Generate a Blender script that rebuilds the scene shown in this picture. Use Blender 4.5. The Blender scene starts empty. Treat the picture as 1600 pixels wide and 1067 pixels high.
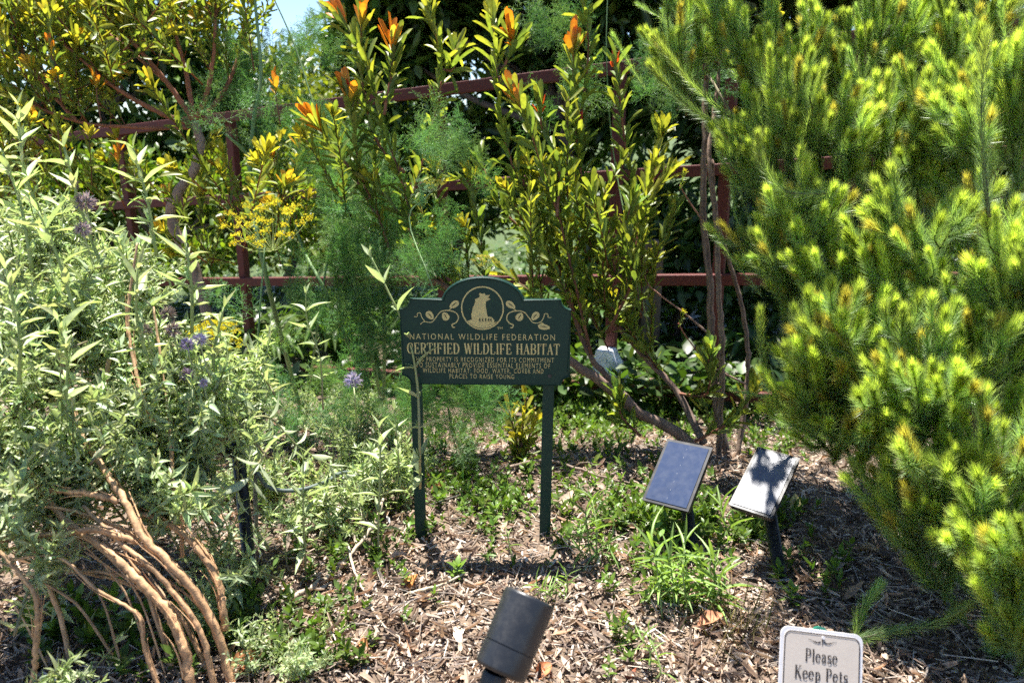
import bpy, math, random
import numpy as np
from mathutils import Matrix, Vector

# ------------------------------------------------------------------ camera, sky, sun, exposure
SC = bpy.context.scene
COL = SC.collection
R = math.radians
PITCH = R(15.0)
CAMZ = 1.05
FPX = 1200.0
cd = bpy.data.cameras.new('camera')
cam = bpy.data.objects.new('camera', cd)
COL.objects.link(cam)
cam.location = (0, 0, CAMZ)
cam.rotation_euler = (R(90) - PITCH, 0, 0)
cd.sensor_width = 36.0
cd.lens = 36.0 * FPX / 1600.0
cd.clip_start = 0.02
cd.clip_end = 1000
cd.dof.use_dof = True
cd.dof.focus_distance = 2.05
cd.dof.aperture_fstop = 4.0
SC.camera = cam

SUN_EL, SUN_AZ = 73.0, -24.0          # azimuth from +Y (away from the camera), negative = left
sun_dir = Vector((math.sin(R(SUN_AZ)) * math.cos(R(SUN_EL)), math.cos(R(SUN_AZ)) * math.cos(R(SUN_EL)), math.sin(R(SUN_EL))))
W = bpy.data.worlds.new('World')
SC.world = W
W.use_nodes = True
wn = W.node_tree.nodes
sky = wn.new('ShaderNodeTexSky')
sky.sky_type = 'NISHITA'
sky.sun_disc = False
sky.altitude = 1500
sky.dust_density = 0.15
sky.ozone_density = 2.5
sky.sun_elevation = R(SUN_EL)
sky.sun_rotation = R(SUN_AZ)
wn['Background'].inputs['Strength'].default_value = 0.072
W.node_tree.links.new(sky.outputs[0], wn['Background'].inputs['Color'])
sl = bpy.data.lights.new('sun', 'SUN')
sl.energy = 5.0
sl.angle = R(0.53)
sl.color = (1.0, 0.955, 0.88)
so = bpy.data.objects.new('sun', sl)
COL.objects.link(so)
so.rotation_euler = sun_dir.to_track_quat('Z', 'Y').to_euler()
so.location = (-1, 4, 8)
SC.view_settings.view_transform = 'Standard'
SC.view_settings.look = 'None'
SC.view_settings.gamma = 1
SC.view_settings.exposure = 1.72
SC.render.engine = 'CYCLES'
cy = SC.cycles
cy.use_denoising = False
cy.max_bounces = 5
cy.diffuse_bounces = 3
cy.glossy_bounces = 2
cy.transmission_bounces = 4
cy.use_adaptive_sampling = True
cy.adaptive_threshold = 0.03
cy.transparent_max_bounces = 6
cy.caustics_reflective = False
cy.caustics_refractive = False
cy.sample_clamp_indirect = 6

rng = np.random.default_rng(11)
random.seed(4)
CP, SP = math.cos(PITCH), math.sin(PITCH)
GA = 2.399963


# ------------------------------------------------------------------ geometry helpers
def P(px, py, d):
    """photo pixel (1600x1067) at camera depth d -> world point"""
    u = (px - 800.0) / FPX
    v = (py - 533.5) / FPX
    return np.array([u * d, d * CP - v * d * SP, CAMZ - (v * d * CP + d * SP)])


def sst(a, b, x):
    t = np.clip((np.asarray(x, float) - a) / (b - a), 0, 1)
    return t * t * (3 - 2 * t)


def gz(x, y):
    x = np.asarray(x, float)
    y = np.asarray(y, float)
    z = -0.27 * sst(2.1, 3.5, y) - 0.20 * sst(2.6, 5.0, y) * sst(0.9, -1.8, x)
    z = z + 0.018 * np.sin(3.1 * x + 1.3) * np.cos(2.7 * y + .4) + 0.010 * np.sin(9.0 * x - 4 * y) * np.sin(7.3 * y + 2 * x)
    z = z - 0.25 * sst(6, 9, y) + 1.2 * sst(11, 30, y) - 0.1 * sst(1.2, .3, y)
    return z


def G(px, py):
    """photo pixel -> point on the ground"""
    u = (px - 800.0) / FPX
    v = (py - 533.5) / FPX
    dn = v * CP + SP
    d = CAMZ / dn
    for _ in range(25):
        x, y = u * d, d * (CP - v * SP)
        d += 0.8 * (CAMZ - float(gz(x, y)) - dn * d) / dn
    x, y = u * d, d * (CP - v * SP)
    return np.array([x, y, float(gz(x, y))])


def onground(x, y):
    return np.array([x, y, float(gz(x, y))])


def nrm(a):
    a = np.asarray(a, float)
    return a / np.maximum(np.linalg.norm(a, axis=-1, keepdims=True), 1e-9)


def smooth(pts, n):
    """Catmull-Rom through pts, n points evenly spaced in parameter"""
    p = np.asarray(pts, float)
    if len(p) == 2:
        t = np.linspace(0, 1, n)[:, None]
        return p[0] * (1 - t) + p[1] * t
    q = np.vstack([2 * p[0] - p[1], p, 2 * p[-1] - p[-2]])
    out = []
    for s in np.linspace(0, len(p) - 1 - 1e-6, n):
        i = int(s)
        t = s - i
        a, b, c, d = q[i], q[i + 1], q[i + 2], q[i + 3]
        out.append(.5 * (2 * b + (c - a) * t + (2 * a - 5 * b + 4 * c - d) * t * t + (3 * b - a - 3 * c + d) * t ** 3))
    return np.array(out)


def along(path, t):
    """points and tangents at fractions t of a polyline"""
    path = np.asarray(path, float)
    seg = np.linalg.norm(np.diff(path, axis=0), axis=1)
    s = np.concatenate([[0], np.cumsum(seg)])
    s /= s[-1]
    t = np.clip(np.asarray(t, float), 0, 1)
    i = np.clip(np.searchsorted(s, t, side='right') - 1, 0, len(path) - 2)
    f = ((t - s[i]) / np.maximum(s[i + 1] - s[i], 1e-9))[:, None]
    pos = path[i] * (1 - f) + path[i + 1] * f
    return pos, nrm(path[i + 1] - path[i])


class MB:
    """collects vertices, faces and vertex colours; build() links ONE mesh object"""

    def __init__(s):
        s.v, s.f3, s.f4, s.c, s.n = [], [], [], [], 0

    def add(s, v, f, col):
        v = np.asarray(v, float)
        f = np.asarray(f, int)
        col = np.asarray(col, float)
        if col.ndim == 1:
            col = np.repeat(col[None], len(v), 0)
        s.v.append(v)
        s.c.append(col)
        (s.f4 if f.shape[1] == 4 else s.f3).append(f + s.n)
        s.n += len(v)

    def inst(s, T, pos, Y, Z, L, Wd, col, tip=None, base=None):
        """many copies of a leaf template T=(V,F): Y = along the leaf, Z = its face"""
        V, F = T
        n = len(pos)
        if n == 0:
            return
        Y = nrm(Y)
        X = nrm(np.cross(Y, Z))
        Z = np.cross(X, Y)
        L = np.broadcast_to(np.asarray(L, float), (n,))
        Wd = np.broadcast_to(np.asarray(Wd, float), (n,))
        k = len(V)
        vv = (pos[:, None] + V[None, :, 0, None] * (X * Wd[:, None])[:, None] + V[None, :, 1, None] * (Y * L[:, None])[:, None]
              + V[None, :, 2, None] * (Z * L[:, None])[:, None])
        col = np.asarray(col, float)
        if col.ndim == 1:
            col = np.repeat(col[None], n, 0)
        cc = np.repeat(col[:, None], k, 1)
        if tip is not None:
            t = np.clip(V[:, 1], 0, 1)[None, :, None] ** 1.3
            tp = np.asarray(tip, float)
            tp = tp if tp.ndim == 2 else np.repeat(tp[None], n, 0)
            cc = cc * (1 - t) + tp[:, None] * t
        ff = (F[None] + (np.arange(n) * k)[:, None, None]).reshape(-1, F.shape[1])
        s.add(vv.reshape(-1, 3), ff, cc.reshape(-1, 3))

    def tube(s, pts, r, col, sides=6, cap=True, jit=0.0):
        p = np.asarray(pts, float)
        n = len(p)
        r = np.broadcast_to(np.asarray(r, float), (n,))
        t = nrm(np.gradient(p, axis=0))
        ref = np.array([0.0, 0, 1]) if abs(t[0][2]) < .9 else np.array([1.0, 0, 0])
        a = nrm(np.cross(t[0], ref))
        rings = []
        for i in range(n):
            a = nrm(a - t[i] * np.dot(a, t[i]))
            b = np.cross(t[i], a)
            ang = np.arange(sides) * 2 * math.pi / sides
            rr = r[i] * (1 + (rng.normal(0, jit, sides) if jit else 0))
            rings.append(p[i] + np.outer(np.cos(ang) * rr, a) + np.outer(np.sin(ang) * rr, b))
        v = np.vstack(rings)
        f = []
        for i in range(n - 1):
            for j in range(sides):
                k = (j + 1) % sides
                f.append((i * sides + j, i * sides + k, (i + 1) * sides + k, (i + 1) * sides + j))
        col = np.asarray(col, float)
        c = np.repeat(col, sides, 0) if col.ndim == 2 else col
        m = s.n
        s.add(v, f, c)
        if cap:
            for b0, rev in ((0, True), ((n - 1) * sides, False)):
                idx = [m + b0 + j for j in range(sides)]
                fan = [(idx[0], idx[j], idx[j + 1]) for j in range(1, sides - 1)]
                s.f3.append(np.array([q[::-1] for q in fan] if rev else fan))

    def box(s, c, ax, ay, az, col):
        c = np.asarray(c, float)
        v = np.array([c + i * np.asarray(ax) + j * np.asarray(ay) + k * np.asarray(az) for i in (-1, 1) for j in (-1, 1) for k in (-1, 1)])
        f = [(0, 1, 3, 2), (4, 6, 7, 5), (0, 4, 5, 1), (2, 3, 7, 6), (0, 2, 6, 4), (1, 5, 7, 3)]
        s.add(v, f, col)

    def mesh(s, name, mat, org=(0, 0, 0), sm=True):
        v = np.vstack(s.v) - np.asarray(org, float)
        c = np.vstack(s.c)
        t3 = np.vstack(s.f3) if s.f3 else np.zeros((0, 3), int)
        t4 = np.vstack(s.f4) if s.f4 else np.zeros((0, 4), int)
        me = bpy.data.meshes.new(name)
        me.vertices.add(len(v))
        me.vertices.foreach_set('co', v.astype(np.float32).ravel())
        nl = t3.size + t4.size
        me.loops.add(nl)
        me.loops.foreach_set('vertex_index', np.concatenate([t3.ravel(), t4.ravel()]).astype(np.int32))
        npoly = len(t3) + len(t4)
        me.polygons.add(npoly)
        st = np.concatenate([np.arange(len(t3)) * 3, t3.size + np.arange(len(t4)) * 4]).astype(np.int32)
        me.polygons.foreach_set('loop_start', st)
        me.polygons.foreach_set('use_smooth', np.full(npoly, sm))
        me.update(calc_edges=True)
        at = me.color_attributes.new('Col', 'FLOAT_COLOR', 'POINT')
        at.data.foreach_set('color', np.hstack([c, np.ones((len(c), 1))]).astype(np.float32).ravel())
        me.materials.append(mat)
        return me

    def build(s, name, mat, root=None, sm=True, kind=None):
        """world-space mesh; as a child of root when given"""
        par = root
        org = np.zeros(3)
        while par is not None:
            org = org + np.array(par.location)
            par = par.parent
        o = bpy.data.objects.new(name, s.mesh(name, mat, org, sm))
        COL.objects.link(o)
        o.parent = root
        if kind:
            o['kind'] = kind
        return o


def thing(name, label, cat, loc, group=None):
    o = bpy.data.objects.new(name, None)
    COL.objects.link(o)
    o.location = tuple(float(q) for q in loc)
    o.empty_display_size = .05
    o['label'] = label
    o['category'] = cat
    if group:
        o['group'] = group
    return o


def tag(o, label, cat, group=None):
    o['label'] = label
    o['category'] = cat
    if group:
        o['group'] = group
    return o


def rotz(d, roll):
    q = Vector(tuple(float(a) for a in d)).to_track_quat('Z', 'Y')
    return q.to_matrix().to_4x4() @ Matrix.Rotation(roll, 4, 'Z')


def place(root, name, me, pos, d, roll=0., sc=1.):
    """a copy of a shared mesh, its local Z along d, as a child of root"""
    o = bpy.data.objects.new(name, me)
    COL.objects.link(o)
    org = np.zeros(3)
    q = root
    while q is not None:
        org += np.array(q.location)
        q = q.parent
    o.parent = root
    o.matrix_local = Matrix.Translation(Vector(tuple(float(a) for a in (np.asarray(pos) - org)))) @ rotz(d, roll) @ Matrix.Scale(sc, 4)
    return o


def leaf_t(prof, fold=.12, curl=0., rows=None, twist=0.):
    """leaf template: three columns, V fold along the midrib, curl along its length"""
    m = len(prof)
    t = np.linspace(0, 1, m) if rows is None else np.asarray(rows, float)
    V = []
    for i in range(m):
        z = curl * t[i] ** 2
        w = prof[i] * .5
        V += [(-w, t[i], z + fold * w * .35), (0, t[i], z), (w, t[i], z + fold * w * .35)]
    F = []
    for i in range(m - 1):
        for j in (0, 1):
            a = i * 3 + j
            F.append((a, a + 1, a + 4, a + 3))
    return np.array(V, float), np.array(F, int)


LANCE = [leaf_t([.18, .75, 1., .8, .42, .04], .5, c) for c in (-.22, .02, .14, -.4)]
OBLONG = [leaf_t([.22, .55, .9, 1., .82, .12], .4, c, [0, .2, .45, .7, .9, 1]) for c in (.06, .18, -.1, -.22)]
OVAL = [leaf_t([.2, .85, 1., .6, .06], .3, c) for c in (-.2, .1)]
BLADE = [leaf_t([.5, .9, .9, .6, .05], .4, c) for c in (-.35, -.15, -.6)]
NEEDLE = [(np.array([(-.5, 0, 0), (.5, 0, 0), (-.42, .55, c * .3), (.42, .55, c * .3), (0, 1, c)], float)) for c in (.16, .02)]


def jitter(col, n, s=.18, h=.06):
    c = np.repeat(np.asarray(col, float)[None], n, 0)
    return np.clip(c * (1 + rng.normal(0, s, (n, 1))) * (1 + rng.normal(0, h, (n, 3))), .004, .9)


def perp(t):
    t = nrm(t)
    ref = np.where(np.abs(t[:, 2:3]) < .9, np.array([[0., 0, 1]]), np.array([[1., 0, 0]]))
    a = nrm(np.cross(t, ref))
    return a, np.cross(t, a)


# ------------------------------------------------------------------ materials
def mat(name):
    m = bpy.data.materials.new(name)
    m.use_nodes = True
    nt = m.node_tree
    return m, nt.nodes, nt.links, nt.nodes['Principled BSDF']


def leaf_mat(name, trans=.45, rough=.42, spec=.5, warm=(1.25, 1.15, .5), back=None, nscale=60., nv=.25):
    m, n, l, b = mat(name)
    at = n.new('ShaderNodeVertexColor')
    at.layer_name = 'Col'
    oi = n.new('ShaderNodeObjectInfo')
    hs = n.new('ShaderNodeHueSaturation')
    mr = n.new('ShaderNodeMapRange')
    mr.inputs[3].default_value, mr.inputs[4].default_value = .82, 1.18
    l.new(oi.outputs['Random'], mr.inputs[0])
    tc = n.new('ShaderNodeTexCoord')
    no = n.new('ShaderNodeTexNoise')
    no.inputs['Scale'].default_value = nscale
    no.inputs['Detail'].default_value = 3
    l.new(tc.outputs['Object'], no.inputs['Vector'])
    m2 = n.new('ShaderNodeMapRange')
    m2.inputs[1].default_value, m2.inputs[2].default_value = .3, .7
    m2.inputs[3].default_value, m2.inputs[4].default_value = 1 - nv, 1 + nv
    l.new(no.outputs[0], m2.inputs[0])
    mu = n.new('ShaderNodeMath')
    mu.operation = 'MULTIPLY'
    l.new(mr.outputs[0], mu.inputs[0])
    l.new(m2.outputs[0], mu.inputs[1])
    l.new(at.outputs['Color'], hs.inputs['Color'])
    l.new(mu.outputs[0], hs.inputs['Value'])
    colout = hs.outputs['Color']
    if back is not None:
        ge = n.new('ShaderNodeNewGeometry')
        mx = n.new('ShaderNodeMix')
        mx.data_type = 'RGBA'
        mx.inputs[7].default_value = (*back, 1)
        fa = n.new('ShaderNodeMath')
        fa.operation = 'MULTIPLY'
        fa.inputs[1].default_value = .75
        l.new(ge.outputs['Backfacing'], fa.inputs[0])
        l.new(fa.outputs[0], mx.inputs[0])
        l.new(colout, mx.inputs[6])
        colout = mx.outputs[2]
    l.new(colout, b.inputs['Base Color'])
    b.inputs['Roughness'].default_value = rough
    b.inputs['Specular IOR Level'].default_value = spec
    tr = n.new('ShaderNodeBsdfTranslucent')
    wm = n.new('ShaderNodeMix')
    wm.data_type = 'RGBA'
    wm.blend_type = 'MULTIPLY'
    wm.inputs[0].default_value = 1
    wm.inputs[7].default_value = (*warm, 1)
    l.new(hs.outputs['Color'], wm.inputs[6])
    l.new(wm.outputs[2], tr.inputs['Color'])
    ms = n.new('ShaderNodeMixShader')
    ms.inputs[0].default_value = trans
    l.new(b.outputs[0], ms.inputs[1])
    l.new(tr.outputs[0], ms.inputs[2])
    l.new(ms.outputs[0], n['Material Output'].inputs['Surface'])
    return m


def bark_mat(name, scale=40., rough=.85, bump=.4, lo=.6, hi=1.35, stretch=(1, 1, .25)):
    m, n, l, b = mat(name)
    at = n.new('ShaderNodeVertexColor')
    at.layer_name = 'Col'
    tc = n.new('ShaderNodeTexCoord')
    mp = n.new('ShaderNodeMapping')
    mp.inputs['Scale'].default_value = stretch
    no = n.new('ShaderNodeTexNoise')
    no.inputs['Scale'].default_value = scale
    no.inputs['Detail'].default_value = 6
    no.inputs['Roughness'].default_value = .65
    l.new(tc.outputs['Object'], mp.inputs[0])
    l.new(mp.outputs[0], no.inputs['Vector'])
    mr = n.new('ShaderNodeMapRange')
    mr.inputs[1].default_value, mr.inputs[2].default_value = .3, .7
    mr.inputs[3].default_value, mr.inputs[4].default_value = lo, hi
    l.new(no.outputs[0], mr.inputs[0])
    hs = n.new('ShaderNodeHueSaturation')
    l.new(at.outputs['Color'], hs.inputs['Color'])
    l.new(mr.outputs[0], hs.inputs['Value'])
    l.new(hs.outputs[0], b.inputs['Base Color'])
    b.inputs['Roughness'].default_value = rough
    bp = n.new('ShaderNodeBump')
    bp.inputs['Strength'].default_value = bump
    bp.inputs['Distance'].default_value = .004
    l.new(no.outputs[0], bp.inputs['Height'])
    l.new(bp.outputs[0], b.inputs['Normal'])
    return m


def paint_mat(name, col, rough=.45, spec=.5, dirt=(.25, .2, .15), amt=.25, scale=25., bump=.05, metal=0.):
    """painted or moulded surface with dust patches and fine relief"""
    m, n, l, b = mat(name)
    tc = n.new('ShaderNodeTexCoord')
    no = n.new('ShaderNodeTexNoise')
    no.inputs['Scale'].default_value = scale
    no.inputs['Detail'].default_value = 8
    no.inputs['Roughness'].default_value = .7
    l.new(tc.outputs['Object'], no.inputs['Vector'])
    mr = n.new('ShaderNodeMapRange')
    mr.inputs[1].default_value, mr.inputs[2].default_value = .48, .78
    mr.inputs[3].default_value, mr.inputs[4].default_value = 0, amt
    l.new(no.outputs[0], mr.inputs[0])
    mx = n.new('ShaderNodeMix')
    mx.data_type = 'RGBA'
    mx.inputs[6].default_value = (*col, 1)
    mx.inputs[7].default_value = (*dirt, 1)
    l.new(mr.outputs[0], mx.inputs[0])
    l.new(mx.outputs[2], b.inputs['Base Color'])
    r2 = n.new('ShaderNodeMapRange')
    r2.inputs[3].default_value, r2.inputs[4].default_value = rough - .08, rough + .18
    l.new(no.outputs[0], r2.inputs[0])
    l.new(r2.outputs[0], b.inputs['Roughness'])
    b.inputs['Specular IOR Level'].default_value = spec
    b.inputs['Metallic'].default_value = metal
    bp = n.new('ShaderNodeBump')
    bp.inputs['Strength'].default_value = bump
    bp.inputs['Distance'].default_value = .002
    n2 = n.new('ShaderNodeTexNoise')
    n2.inputs['Scale'].default_value = scale * 12
    l.new(tc.outputs['Object'], n2.inputs['Vector'])
    l.new(n2.outputs[0], bp.inputs['Height'])
    l.new(bp.outputs[0], b.inputs['Normal'])
    return m


M = {}
M['leuca'] = leaf_mat('leucadendron_leaf', .5, .42, .5, (1.2, 1.15, .5))
M['sage'] = leaf_mat('sage_leaf', .42, .42, .6, (1.1, 1.15, .65), back=(.50, .55, .38))
M['wool'] = leaf_mat('woolly_needle', .5, .36, .55, (1.2, 1.2, .5), nscale=15., nv=.15)
M['fennel'] = leaf_mat('fennel_thread', .4, .5, .3, (1.2, 1.2, .5), nscale=20.)
M['weed'] = leaf_mat('weed_leaf', .4, .4, .4, (1.2, 1.25, .45))
M['tree'] = leaf_mat('tree_leaf', .38, .38, .5, (1.3, 1.25, .4), nscale=8.)
M['flower'] = leaf_mat('flower', .35, .6, .2, (1.1, 1.05, .7))
M['dry'] = leaf_mat('dry_leaf', .2, .7, .2, (1.2, 1., .7), nscale=80, nv=.35)
M['bark'] = bark_mat('bark')
M['tanbark'] = bark_mat('peeling_bark', 26, .8, 1.0, .55, 1.35, (1, 1, 1))
M['stem'] = bark_mat('green_stem', 60, .6, .15, .8, 1.2)
M['chip'] = bark_mat('wood_chip', 120, .85, .5, .65, 1.3, (1, .3, 1))
M['fence'] = paint_mat('fence_paint', (.098, .022, .018), .5, .3, (.07, .04, .035), .8, 9)
M['green'] = paint_mat('sign_green', (.003, .033, .024), .42, .3, (.03, .055, .045), .3, 22)
M['tan'] = paint_mat('sign_gold', (.56, .47, .20), .5, .3, (.32, .27, .14), .35, 60)
M['black'] = paint_mat('black_plastic', (.018, .018, .02), .42, .5, (.16, .15, .14), .35, 40)
M['lamp'] = paint_mat('lamp_plastic', (.016, .0175, .021), .33, .5, (.2, .19, .17), .12, 55, .12)


# ------------------------------------------------------------------ ground
def axis(lo, mid0, mid1, hi, step, grow):
    a = list(np.arange(mid0, mid1, step))
    s = step
    x = mid1
    while x < hi:
        a.append(x)
        s *= grow
        x += s
    a.append(hi)
    s = step
    x = mid0
    pre = []
    while x > lo:
        s *= grow
        x -= s
        pre.append(max(x, lo))
    return np.array(pre[::-1] + a)


gx = axis(-120, -2.6, 2.6, 120, .035, 1.22)
gy = axis(-60, .9, 5.2, 160, .035, 1.22)
XX, YY = np.meshgrid(gx, gy)
ZZ = gz(XX, YY)
near = ((np.abs(XX) < 2.7) & (YY > .8) & (YY < 5.3))
ZZ = ZZ + near * rng.normal(0, .0035, XX.shape)
gv = np.stack([XX, YY, ZZ], -1).reshape(-1, 3)
nx, ny = len(gx), len(gy)
ii = (np.arange(ny - 1)[:, None] * nx + np.arange(nx - 1)[None]).ravel()
gb = MB()
gb.add(gv, np.stack([ii, ii + 1, ii + nx + 1, ii + nx], -1), np.array([.13, .09, .065]))
m, n, l, b = mat('soil')
tc = n.new('ShaderNodeTexCoord')
no = n.new('ShaderNodeTexNoise')
no.inputs['Scale'].default_value = 9
no.inputs['Detail'].default_value = 10
no.inputs['Roughness'].default_value = .75
l.new(tc.outputs['Object'], no.inputs['Vector'])
cr = n.new('ShaderNodeValToRGB')
cr.color_ramp.elements[0].position, cr.color_ramp.elements[1].position = .32, .7
cr.color_ramp.elements[0].color = (.05, .034, .024, 1)
cr.color_ramp.elements[1].color = (.25, .18, .125, 1)
l.new(no.outputs[0], cr.inputs[0])
# past the fence the slope is grown over with grass
sx_ = n.new('ShaderNodeSeparateXYZ')
l.new(tc.outputs['Object'], sx_.inputs[0])
fm = n.new('ShaderNodeMapRange')
fm.inputs[1].default_value, fm.inputs[2].default_value = 4.6, 6.5
l.new(sx_.outputs['Y'], fm.inputs[0])
gm = n.new('ShaderNodeMix')
gm.data_type = 'RGBA'
gm.inputs[7].default_value = (.055, .085, .022, 1)
l.new(fm.outputs[0], gm.inputs[0])
l.new(cr.outputs[0], gm.inputs[6])
l.new(gm.outputs[2], b.inputs['Base Color'])
b.inputs['Roughness'].default_value = .95
vo = n.new('ShaderNodeTexVoronoi')
vo.inputs['Scale'].default_value = 70
l.new(tc.outputs['Object'], vo.inputs['Vector'])
bp = n.new('ShaderNodeBump')
bp.inputs['Strength'].default_value = .8
bp.inputs['Distance'].default_value = .012
l.new(vo.outputs['Distance'], bp.inputs['Height'])
l.new(bp.outputs[0], b.inputs['Normal'])
g = gb.build('ground', m)
g['kind'] = 'structure'
g['label'] = 'brown soil of the sloping garden bed'

# wood chip mulch, shredded bark and fine litter: nobody could count it
CHIPCOL = np.array([(.42, .335, .265), (.33, .255, .20), (.20, .145, .11), (.52, .45, .38), (.10, .07, .055), (.40, .285, .205), (.31, .26, .22), (.16, .115, .09)])


def scatter(n, y0=1.12, y1=3.6, power=1.0):
    y = y0 + (y1 - y0) * rng.random(n) ** power
    x = (rng.random(n) * 2 - 1) * (.88 * y + .25)
    return x, y


def litter(name, label, n, T, lr, wr, zr, tilt, cols, mt, power=1.5, sm=False):
    mb = MB()
    x, y = scatter(n, power=power)
    yaw = rng.random(n) * 2 * math.pi
    th = rng.normal(0, tilt, n)
    Y = np.stack([np.cos(yaw) * np.cos(th), np.sin(yaw) * np.cos(th), np.sin(th)], -1)
    Z = nrm(np.stack([rng.normal(0, tilt, n), rng.normal(0, tilt, n), np.ones(n)], -1))
    L = lr[0] + (lr[1] - lr[0]) * rng.random(n) ** 2
    Wd = wr[0] + (wr[1] - wr[0]) * rng.random(n) ** 1.5
    pos = np.stack([x, y, gz(x, y) + zr[0] + (zr[1] - zr[0]) * rng.random(n) + L * .3 * np.abs(np.sin(th))], -1) - Y * L[:, None] * .5
    col = cols[rng.integers(0, len(cols), n)] * (1 + rng.normal(0, .2, (n, 1)))
    k = rng.integers(0, len(T), n)
    for j in range(len(T)):
        q = k == j
        mb.inst(T[j], pos[q], Y[q], Z[q], L[q], Wd[q], np.clip(col[q], .02, .75))
    o = mb.build(name, mt, None, sm)
    o['kind'] = 'stuff'
    o['label'] = label
    return o


CHIPT = []
for k in range(5):
    a = rng.normal(0, .12, (8, 3)) * np.array([1, .6, .25])
    v = np.array([(-.5, 0, 0), (.5, .06, 0), (.42, 1, 0), (-.3, .93, 0), (-.42, .05, .12), (.45, .1, .1), (.36, .94, .13), (-.25, .88, .1)]) + a
    v[:, 2] *= .9
    CHIPT.append((v, np.array([(3, 2, 1, 0), (4, 5, 6, 7), (0, 1, 5, 4), (1, 2, 6, 5), (2, 3, 7, 6), (3, 0, 4, 7)])))
CURL = [leaf_t([.5, 1, .9, .5], .8, c) for c in (.25, -.3, .5)] + [leaf_t([.3, .9, 1, .7, .1], 1., .3)]
STICK = [(np.array([(-.5, 0, 0), (.5, 0, 0), (.4, 1, .05), (-.4, 1, .05), (0, 0, .02), (0, 1, .07)], float), np.array([(0, 1, 2, 3), (0, 3, 5, 4), (1, 4, 5, 2)]))]
litter('wood_chips', 'shredded wood chip mulch covering the bed', 30000, CHIPT, (.009, .040), (.0028, .0085), (0, .012), .25, CHIPCOL, M['chip'])
litter('leaf_litter', 'small curled bits of bark and dead leaf in the mulch', 19000, CURL, (.010, .048), (.003, .012), (.002, .016), .35, CHIPCOL * np.array([1.15, 1.1, 1.05]), M['dry'])
litter('twig_litter', 'fine dry stalks and splinters strewn over the mulch', 6500, STICK, (.03, .11), (.0012, .003), (.006, .02), .16, CHIPCOL * 1.15, M['chip'])


# ------------------------------------------------------------------ fence
def zat(py, y):
    return CAMZ - y * math.tan(PITCH + math.atan((py - 533.5) / FPX))


FA, FB = np.array([-1.68, 4.75]), np.array([.80, 3.62])
za = [zat(q, FA[1]) for q in (183, 310, 440, 572)]
zb = [zat(q, FB[1]) for q in (92, 268, 437, 612)]


def fpt(t, k):
    xy = FA * (1 - t) + FB * t
    return np.array([xy[0], xy[1], za[k] * (1 - t) + zb[k] * t])


fence = thing('metal_fence', 'dark red metal rail fence behind the shrubs', 'fence', onground(*(FA * .5 + FB * .5)))
fd = nrm(np.append(FB - FA, 0))
fn = np.array([-fd[1], fd[0], 0])


def hollow_bar(mb, a, b_, w, h, col):
    d = b_ - a
    L = np.linalg.norm(d)
    d = d / L
    s_ = nrm(np.cross(d, [0, 0, 1])) if abs(d[2]) < .9 else fd
    up = np.cross(s_, d)
    mb.box((a + b_) / 2, d * L / 2, s_ * w / 2, up * h / 2, col)


def bevel(o, wd=.003, seg=2):
    md = o.modifiers.new('bevel', 'BEVEL')
    md.width = wd
    md.segments = seg
    md.limit_method = 'ANGLE'
    return o


for k in range(4):
    mb = MB()
    hollow_bar(mb, fpt(-.9, k), fpt(1.75, k), .045, .052 if k else .058, (1, 1, 1))
    bevel(mb.build('rail', M['fence'], fence, sm=False), .004)


def t_at_px(px):
    best = min(np.linspace(-.9, 1.75, 800), key=lambda t: abs(px - 800 - FPX * fpt(t, 1)[0] / (fpt(t, 1)[1] * CP + (CAMZ - fpt(t, 1)[2]) * SP)))
    return best


for px in (20, 193, 362, 683, 960, 1131, 1330, 1560):
    t = t_at_px(px)
    top = fpt(t, 0)
    mb = MB()
    a = onground(top[0], top[1]) - np.array([0, 0, .1])
    off = fn * .049
    mb.box((a + top) / 2 + off + np.array([0, 0, -.004]), fd * .026, fn * .026, np.array([0, 0, (top[2] - a[2]) / 2]), (1, 1, 1))
    bevel(mb.build('post', M['fence'], fence, sm=False), .004)

# white wedge at the foot of a post
M['white'] = paint_mat('white_plaster', (.72, .73, .75), .7, .3, (.03, .03, .04), .9, 16)
t = t_at_px(960)
c0 = fpt(t, 2)
cxy = c0[:2] - fn[:2] * .02
mb = MB()
zt, zb_ = zat(545, cxy[1]), zat(594, cxy[1])
v = []
for z, wl, wr, dp in ((zt, -.045, .035, .045), ((zt + zb_) / 2, -.055, .075, .06), (zb_ + .02, -.05, .10, .075), (zb_, -.02, .105, .075)):
    for sx, sy in ((wl, -1), (wr, -1), (wr, 1), (wl, 1)):
        q = np.append(cxy, z) + fd * sx + fn * sy * dp
        v.append(q)
f = []
for i in range(3):
    for j in range(4):
        k = (j + 1) % 4
        f.append((i * 4 + j, i * 4 + k, i * 4 + 4 + k, i * 4 + 4 + j)[::-1])
f += [(0, 1, 2, 3), (15, 14, 13, 12)]
mb.add(v, f, (1, 1, 1))
o = bevel(mb.build('plaster_block', M['white'], None, sm=False), .006)
tag(o, 'white plastered wedge with black smears at a fence post', 'block')


# ------------------------------------------------------------------ habitat sign
SIGN_D = 1.955
SC_ = SIGN_D / FPX                       # metres per photo pixel at the sign
SY = 1.845                               # the sign stands in this plane
SO = np.array([(757 - 800) * SC_, SY, CAMZ - SY * math.tan(PITCH + math.atan((600 - 533.5) / FPX))])   # bottom middle of the plate
SX = nrm(np.array([1.0, -.03, 0]))
SN = np.array([-SX[1], SX[0], 0]) * -1    # towards the camera
SN = nrm(SN + np.array([0, 0, .03]))
SU = np.cross(SN, SX)


def sgn(px, py, h=0.):
    """zoom coordinates of the plate (photo pixels) -> world, h in front of the face"""
    return SO + SX * (px - 757) * SC_ + SU * (600 - py) * SC_ * 1.0 + SN * h


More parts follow.
